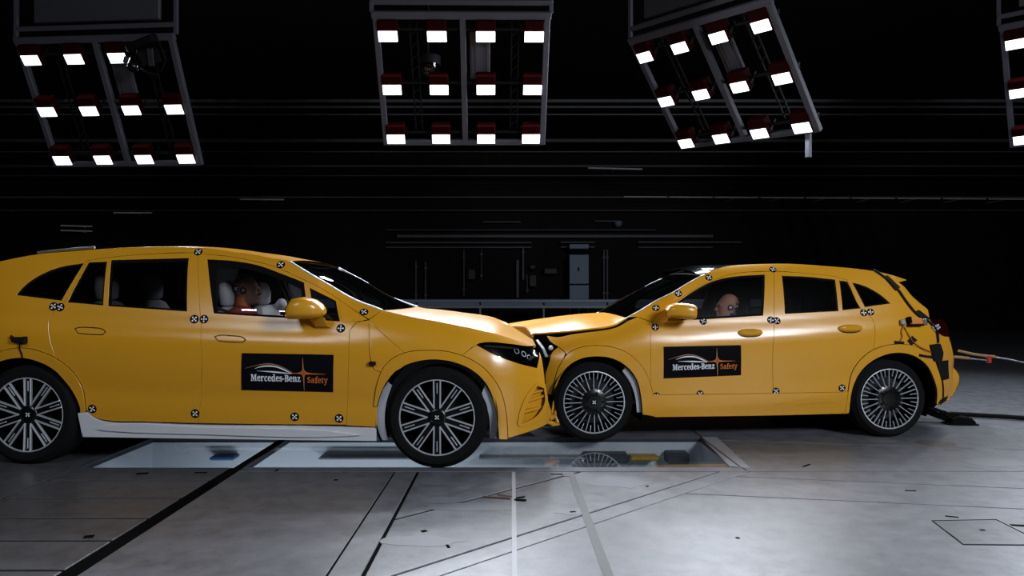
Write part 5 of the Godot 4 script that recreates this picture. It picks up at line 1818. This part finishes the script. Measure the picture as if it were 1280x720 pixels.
	g = Geo.new()
	g.bar(Vector3(0.435, 0.0004, -5.66), Vector3(0.50, 0.0004, 1.0), 0.05, 0.002)
	g.box(Transform3D(Basis(), Vector3(0.40, 0.001, -5.60)), Vector3(0.055, 0.003, 0.10))
	obj("painted_line", g, M.stripe_grey, fl)
	g = Geo.new()
	g.prism(P([1.749,-7.079,1.897,-7.079,1.814,-5.817,1.675,-5.884]), 0.0005, 0.0025, UPRIGHT)
	obj("painted_line", g, M.strip_paint, fl)
	g = Geo.new()
	for k in 2:
		g.bar([Vector3(2.459,0,-4.478), Vector3(2.848,0,-4.501)][k] + Vector3(0, 0.001, 0), [Vector3(2.389,0,-4.051), Vector3(2.829,0,-4.038)][k] + Vector3(0, 0.001, 0), 0.006, 0.003)
	g.bar(Vector3(2.459,0,-4.478) + Vector3(0, 0.001, 0), Vector3(2.848,0,-4.501) + Vector3(0, 0.001, 0), 0.004, 0.003)
	g.bar(Vector3(2.389,0,-4.051) + Vector3(0, 0.001, 0), Vector3(2.829,0,-4.038) + Vector3(0, 0.001, 0), 0.006, 0.003)
	obj("cover_joint", g, M.joint_dark, fl)
	g = Geo.new()
	g.prism(P([2.457,-4.462,2.834,-4.486,2.821,-4.051,2.401,-4.064]), 0.0002, 0.0015, UPRIGHT)
	obj("cover_plate", g, M.floor_paint_2, fl)
	# sockets and specks
	g = Geo.new()
	for q in [[Vector3(2.277,0,-5.912), 0.12, 0.02, 0.8], [Vector3(-2.731,0,-5.649), 0.08, 0.05, 0.3], [Vector3(-2.31,0,-5.674), 0.09, 0.03, 0.0], [Vector3(-2.314,0,-4.184), 0.05, 0.05, 0.3], [Vector3(-1.769,0,-5.751), 0.012, 0.08, 0.0], [Vector3(0.335,0,-5.624), 0.10, 0.022, 0.0], [Vector3(-1.256,0,-5.456), 0.03, 0.025, 0.2], [Vector3(-0.493,0,-4.282), 0.03, 0.03, 0.6], [Vector3(-0.337,0,-4.025), 0.015, 0.05, 0.3], [Vector3(2.687,0,-5.157), 0.07, 0.02, -0.1], [Vector3(2.622,0,-4.558), 0.07, 0.018, -0.4], [Vector3(2.642,0,-4.297), 0.03, 0.025, 0], [Vector3(1.228,0,-4.163), 0.02, 0.02, 0], [Vector3(0.933,0,-5.275), 0.02, 0.02, 0], [Vector3(0.37,0,-4.658), 0.035, 0.02, 0.3], [Vector3(2.903,0,-4.385), 0.08, 0.03, -0.2]]:
		g.box(Transform3D(Basis(Vector3.UP, q[3]), q[0] + Vector3(0, 0.0012, 0)), Vector3(q[1], 0.0024, q[2]))
	obj("floor_speck", g, M.joint_dark, fl)
	for q in [[Vector3(-0.491,0,-4.116), 0.24, 0.10], [Vector3(-0.438,0,-4.928), 0.16, 0.09], [Vector3(-0.535,0,-5.386), 0.14, 0.07], [Vector3(0.367,0,-4.675), 0.12, 0.08], [Vector3(0.761,0,-5.386), 0.22, 0.16], [Vector3(3.782,0,-6.023), 0.24, 0.16], [Vector3(4.038,0,-6.517), 0.10, 0.10], [Vector3(3.343,0,-6.944), 0.14, 0.10], [Vector3(-0.249,0,-4.762), 0.3, 0.10]]:
		g = Geo.new()
		var ring := PackedVector2Array()
		var rng := RandomNumberGenerator.new()
		rng.seed = int(q[0].x * 1000.0) + 77
		for k in 14:
			var a := TAU * k / 14.0
			ring.append(Vector2(q[0].x, q[0].z) + Vector2(cos(a) * q[1], sin(a) * q[2]) * rng.randf_range(0.75, 1.1))
		g.prism(ring, 0.0002, 0.0011, UPRIGHT)
		obj("tape_residue", g, M.residue, fl)
	g = Geo.new()
	var stain := PackedVector2Array()
	for k in 20:
		var a := TAU * k / 20.0
		stain.append(Vector2(Vector3(3.763,0,-6.795).x + cos(a) * 0.17, Vector3(3.763,0,-6.795).z + sin(a) * 0.13))
	g.prism(stain, 0.0002, 0.0012, UPRIGHT)
	obj("stain", g, M.stain_brown, fl)

func build_back_wall() -> void:
	# beams and trays across the hall, one node each
	var runs := [
		[-17.0, 126.0, 0.07, "roof_beam"], [-17.0, 133.5, 0.05, "roof_beam"], [-20.5, 175.5, 0.09, "roof_beam"], [-24.0, 207.5, 0.07, "roof_beam"]]
	for r in runs:
		var y: float = 1.33 + (367.0 - r[1]) * -r[0] / 954.0
		var g := Geo.new()
		g.bar(Vector3(-21.5, y, r[0]), Vector3(21.5, y, r[0]), r[2], r[2], 0.006)
		if r[2] > 0.06:
			g.bar(Vector3(-21.5, y - 0.30, r[0]), Vector3(21.5, y - 0.30, r[0]), 0.015, 0.03)
		var o := struct(r[3], g, M.beam_grey)
		o.name = numbered("beam")
	var tr := [[246.0, 0.05, -21.0, 21.0], [262.5, 0.03, -21.0, 21.0], [295.0, 0.10, -4.0, 7.0], [303.0, 0.05, -4.4, 0.68], [309.0, 0.05, -4.4, 0.68], [302.5, 0.05, 1.70, 2.88], [308.5, 0.05, 1.70, 2.88], [277.0, 0.04, -1.0, 0.3], [276.0, 0.04, 2.9, 3.8], [287.0, 0.03, -4.4, 5.0], [302.5, 0.05, 4.4, 8.0], [309.0, 0.04, 4.4, 7.0]]
	for r in tr:
		var y: float = 1.33 + (367.0 - r[0]) * 26.5 / 954.0
		var g := Geo.new()
		g.bar(Vector3(r[2], y, -26.6), Vector3(r[3], y, -26.6), r[1], r[1], 0.005)
		var n := int((r[3] - r[2]) / 1.6)
		for k in n + 1:
			var x: float = lerpf(r[2] + 0.1, r[3] - 0.1, float(k) / maxf(n, 1))
			g.bar(Vector3(x, y, -27.0), Vector3(x, y, -26.6), 0.04, 0.03)
		var o := obj("wall_pipe", g, M.pipe_grey)
		tag(o, "grey pipe run across the dark back wall %s" % ["high under the roof beams", "just below the highest wall pipe", "thick and low above the wall cabinets", "upper of the pair above the wall frames", "lower of the pair above the wall frames", "upper of the pair over the tall cabinet", "lower of the pair over the tall cabinet", "short and lone above the wall frames", "short and lone beside the small dome camera", "thin above the thick low pipe", "upper of the pair behind the smaller car", "lower of the pair behind the smaller car"][tr.find(r)], "pipe", "pipes on the back wall")
	# dim tube lights on the wall
	for q in [[Vector3(-9.417,4.598,-26.4), Vector3(-7.894,4.584,-26.4)], [Vector3(2.363,5.235,-23.7), Vector3(4.054,5.197,-23.7)], [Vector3(-13.791,4.127,-26.4), Vector3(-12.462,4.127,-26.4)], [Vector3(-15.617,3.684,-26.4), Vector3(-14.537,3.656,-26.4)], [Vector3(-15.617,3.517,-26.4), Vector3(-14.537,3.49,-26.4)]]:
		var g := Geo.new()
		g.bar(q[0], q[1], 0.05, 0.05, 0.008)
		g.bar((q[0] + q[1]) * 0.5, (q[0] + q[1]) * 0.5 + Vector3(0, 0.0, -0.7), 0.03, 0.03)
		var o := obj("light_tube", g, M.tape_white)
		tag(o, ["unlit white light tube above the roof of the larger car, longest there", "unlit white light tube just under the roof beam over the gap between the cars", "unlit white light tube over the rear doors of the larger car", "upper of two short unlit light tubes over the larger car's tail", "lower of two short unlit light tubes over the larger car's tail"][tube_n], "light tube", "unlit light tubes at the back")
		tube_n += 1
	# a segmented light tray along the right-hand half
	for k in 9:
		var a := 780.0 + k * 57.0
		var g := Geo.new()
		var y0 := Vector3(3.79,4.605,-25.8).y - 0.009 * k
		var x0 := (a - 640.0) * 25.8 / 954.0
		g.bar(Vector3(x0, y0, -25.8), Vector3(x0 + 1.46, y0 - 0.009, -25.8), 0.05, 0.04, 0.006)
		g.bar(Vector3(x0 + 0.7, y0, -25.8), Vector3(x0 + 0.7, y0 + 0.0, -27.0), 0.03, 0.03)
		var o := obj("tray_segment", g, M.tape_white)
		tag(o, "%s pale segment, from the left, of the broken line on the back wall" % ["first", "second", "third", "fourth", "fifth", "sixth", "seventh", "eighth", "ninth"][k], "strip", "segments of the pale line on the back wall")
	# guard rail
	var gr := thing("guard_rail", "blue-grey double guard rail along the back of the hall behind both hoods", "guard rail", Transform3D(Basis(), Vector3(0, 0, -24.0)))
	for h in [1.10, 0.92]:
		var g := Geo.new()
		g.bar(Vector3(-9, h, 0), Vector3(9.0, h, 0), 0.05, 0.10, 0.01)
		obj("rail", g, M.rail_grey, gr)
	var g2 := Geo.new()
	g2.bar(Vector3(-9, 1.01, -0.03), Vector3(9.0, 1.01, -0.03), 0.02, 0.10)
	obj("rail_web", g2, M.blue_grey, gr)
	for k in 10:
		g2 = Geo.new()
		g2.bar(Vector3(-9 + 2.0 * k, 0, -0.06), Vector3(-9 + 2.0 * k, 1.14, -0.06), 0.08, 0.06, 0.005)
		obj("post", g2, M.rail_grey, gr)
	# tall cabinet on the wall
	var cb := thing("cabinet", "tall blue-grey steel cabinet on short legs against the back wall between the cars", "cabinet", Transform3D(Basis(), Vector3(2.29, 0, -26.2)))
	for q in [[0.96, 1.62, 0.0, "lower_door"], [1.66, 2.66, 0.0, "upper_door"], [2.86, 3.02, 0.0, "top_box"]]:
		g2 = Geo.new()
		g2.box(Transform3D(Basis(), Vector3(0, (q[0] + q[1]) / 2, q[2])), Vector3(0.66, q[1] - q[0], 0.36), 0.012)
		obj(q[3], g2, M.blue_grey, cb)
	for x in [-0.31, 0.0, 0.31]:
		g2 = Geo.new()
		g2.bar(Vector3(x, 0, 0.12), Vector3(x, 1.0, 0.12), 0.04, 0.04, 0.003)
		obj("leg", g2, M.blue_grey, cb)
	g2 = Geo.new()
	g2.box(Transform3D(Basis(), Vector3(-0.02, 2.16, 0.19)), Vector3(0.05, 0.14, 0.03), 0.005)
	obj("handle", g2, M.black_plastic, cb)
	g2 = Geo.new()
	g2.box(Transform3D(Basis(), Vector3(0, 2.78, -0.1)), Vector3(0.5, 0.2, 0.2))
	obj("neck", g2, M.dark_metal, cb)
	# conduits standing on the wall
	var up := [[P([-3.359,2.478,-3.358,1.078]), 0.05], [P([-3.023,2.422,-3.022,1.078]), 0.05], [P([-1.68,2.87,-1.679,1.246]), 0.04], [P([0.196,2.506,0.196,1.19]), 0.09], [P([0.392,2.954,0.392,1.806]), 0.06], [P([0.532,1.974,0.532,1.358]), 0.04], [P([3.22,2.87,3.218,1.078]), 0.05], [P([3.332,2.87,3.33,1.078]), 0.05], [P([-1.064,2.87,-1.064,1.806]), 0.03]]
	var upn := ["leftmost of the standing pipes", "second of the standing pipes", "thin, behind the middle of the larger hood", "thick, behind the nose of the larger car", "pipe hanging beside the thick one", "shortest, between the thick one and the cabinet", "first of the twin pipes beyond the cabinet", "second of the twin pipes beyond the cabinet", "thinnest pipe above the larger hood"]
	for k in up.size():
		g2 = Geo.new()
		var pl: PackedVector2Array = up[k][0]
		g2.bar(V(pl[0], -26.7), V(pl[1], -26.7), up[k][1], up[k][1], 0.005)
		for yy in [0.15, 0.85]:
			var b := pl[0].lerp(pl[1], yy)
			g2.box(Transform3D(Basis(), V(b, -26.85)), Vector3(0.10, 0.06, 0.34))
		var o := obj("conduit", g2, M.pipe_grey)
		tag(o, "grey upright conduit on the back wall: " + upn[k], "pipe", "upright conduits on the back wall")
	for q in [[Vector3(-1.394,1.999,-26.6), 0.26, 0.36, "small dark switch box on the back wall above the larger hood"], [Vector3(0.725,2.25,-26.6), 0.2, 0.14, "small grey junction box beside the thick conduit on the back wall"], [Vector3(1.339,2.111,-26.6), 0.45, 0.2, "flat dark notice board left of the tall cabinet on the back wall"], [Vector3(0.725,1.776,-26.6), 0.24, 0.4, "dark grey meter box below the junction box by the thick conduit"]]:
		g2 = Geo.new()
		g2.box(Transform3D(Basis(), q[0] + Vector3(0, 0, -0.1)), Vector3(q[1], q[2], 0.6), 0.02)
		var o := obj("wall_box", g2, M.panel_grey)
		tag(o, q[3], "box", "boxes on the back wall")
	var dm := thing("dome_camera", "tiny pale dome camera high on the back wall over the smaller car's hood", "camera", Transform3D(Basis(), Vector3(3.711,3.785,-26.6)))
	g2 = Geo.new()
	g2.lathe(P([0.0, -0.14, 0.08, -0.12, 0.13, -0.05, 0.14, 0.0, 0.14, 0.06, 0.0, 0.08]), 20, Transform3D(Basis(Vector3.RIGHT, -PI / 2), Vector3()))
	obj("dome", g2, M.blue_grey, dm)
	g2 = Geo.new()
	g2.bar(Vector3(0, 0.06, 0), Vector3(0, 0.06, -0.4), 0.06, 0.05)
	obj("mount", g2, M.dark_metal, dm)

var tube_n := 0

func build_loose() -> void:
	# tow strut on the floor behind the smaller car
	var a := Vector3(4.727,0,-8.583)
	var st := thing("floor_strut", "black steel strut lying from the smaller car's rear wheel to the floor", "strut", Transform3D(Basis(), Vector3(4.488,0,-7.794)))
	var o := Vector3(4.488,0,-7.794)
	var g := Geo.new()
	g.bar(Vector3(4.259,0,-7.794) - o + Vector3(-0.02, 0.14, -0.25), Vector3(0.03, 0.03, -0.06), 0.07, 0.06, 0.008)
	g.bar(Vector3(4.259,0,-7.794) - o + Vector3(0.05, 0.155, -0.10), Vector3(0.10, 0.06, 0.02), 0.03, 0.03, 0.005)
	obj("arm", g, M.black_gloss, st)
	g = Geo.new()
	g.prism(P([-0.05, 0.0, 0.21, 0.0, 0.20, 0.035, 0.16, 0.075, 0.05, 0.085, -0.02, 0.06]), -0.07, 0.07, Transform3D(Basis(Vector3.UP, -0.1), Vector3()), 0.012)
	g.box(Transform3D(Basis(Vector3.UP, -0.1), Vector3(0.08, 0.006, 0)), Vector3(0.30, 0.012, 0.17), 0.003)
	obj("foot", g, M.black_plastic, st)
	g = Geo.new()
	for q in [Vector3(-0.10, 0.13, -0.08), Vector3(-0.02, 0.10, -0.05)]:
		g.lathe(P([0.022, -0.02, 0.022, 0.02, 0, 0.02]), 12, Transform3D(Basis(), q))
	obj("bolt", g, M.steel, st)
	g = Geo.new()
	var pts := PackedVector3Array()
	for p in [Vector3(4.731,0,-8.276), Vector3(4.934,0,-8.196), Vector3(5.168,0,-8.092), Vector3(5.379,0,-7.965), Vector3(5.839,0,-7.747)]:
		pts.append(p + Vector3(0, 0.03, 0))
	g.tube(pts, 0.024, 8)
	tag(obj("hose", g, M.rubber), "thick black hose lying on the floor behind the smaller car", "hose")
	g = Geo.new()
	var zc := -7.4
	pts = PackedVector3Array([Vector3(4.213,0.708,-7.42), Vector3(4.322,0.712,-7.42), Vector3(4.446,0.7,-7.42)])
	g.tube(pts, 0.014, 8)
	pts = PackedVector3Array([Vector3(4.337,0.774,-7.42), Vector3(4.47,0.743,-7.42), Vector3(4.602,0.724,-7.42), Vector3(4.695,0.716,-7.42)])
	g.tube(pts, 0.013, 8)
	var rp := obj("tow_rope", g, M.rope_tan)
	tag(rp, "tan rope pulled tight from the smaller car's tail out of the picture", "rope")
	g = Geo.new()
	g.box(Transform3D(Basis(), Vector3(4.633,0.693,-7.42)), Vector3(0.04, 0.075, 0.035), 0.006)
	obj("clip", g, M.clip_red, rp)
	g = Geo.new()
	pts = PackedVector3Array([Vector3(4.679,0.712,-7.42), Vector3(4.835,0.689,-7.42), Vector3(4.998,0.654,-7.42), Vector3(5.906,0.467,-7.42)])
	g.tube(pts, 0.008, 6)
	g.tube(PackedVector3Array([Vector3(4.322,0.708,-7.42), Vector3(4.632,0.681,-7.42)]), 0.007, 6)
	obj("thin_cord", g, M.steel, rp)
	# splinters in front of the glass
	g = Geo.new()
	g.bar(Vector3(-0.188,0,-4.996) + Vector3(0, 0.006, 0), Vector3(-0.01,0,-4.947) + Vector3(0, 0.006, 0), 0.012, 0.009, 0.002)
	g.bar(Vector3(-0.095,0,-5.045) + Vector3(0, 0.006, 0), Vector3(0,0,-4.986) + Vector3(0, 0.006, 0), 0.008, 0.006, 0.002)
	tag(obj("splinter", g, M.wood), "thin pale wood splinter on the floor before the larger car's front wheel", "splinter")
	g = Geo.new()
	g.bar(Vector3(0.015,0,-4.918) + Vector3(0, 0.006, 0), Vector3(0.092,0,-4.903) + Vector3(0, 0.006, 0), 0.012, 0.010, 0.002)
	g.bar(Vector3(0.026,0,-4.957) + Vector3(0, 0.006, 0), Vector3(0.083,0,-4.986) + Vector3(0, 0.006, 0), 0.010, 0.008, 0.002)
	tag(obj("splinter", g, M.black_plastic), "dark splinter crossing the white floor line", "splinter")
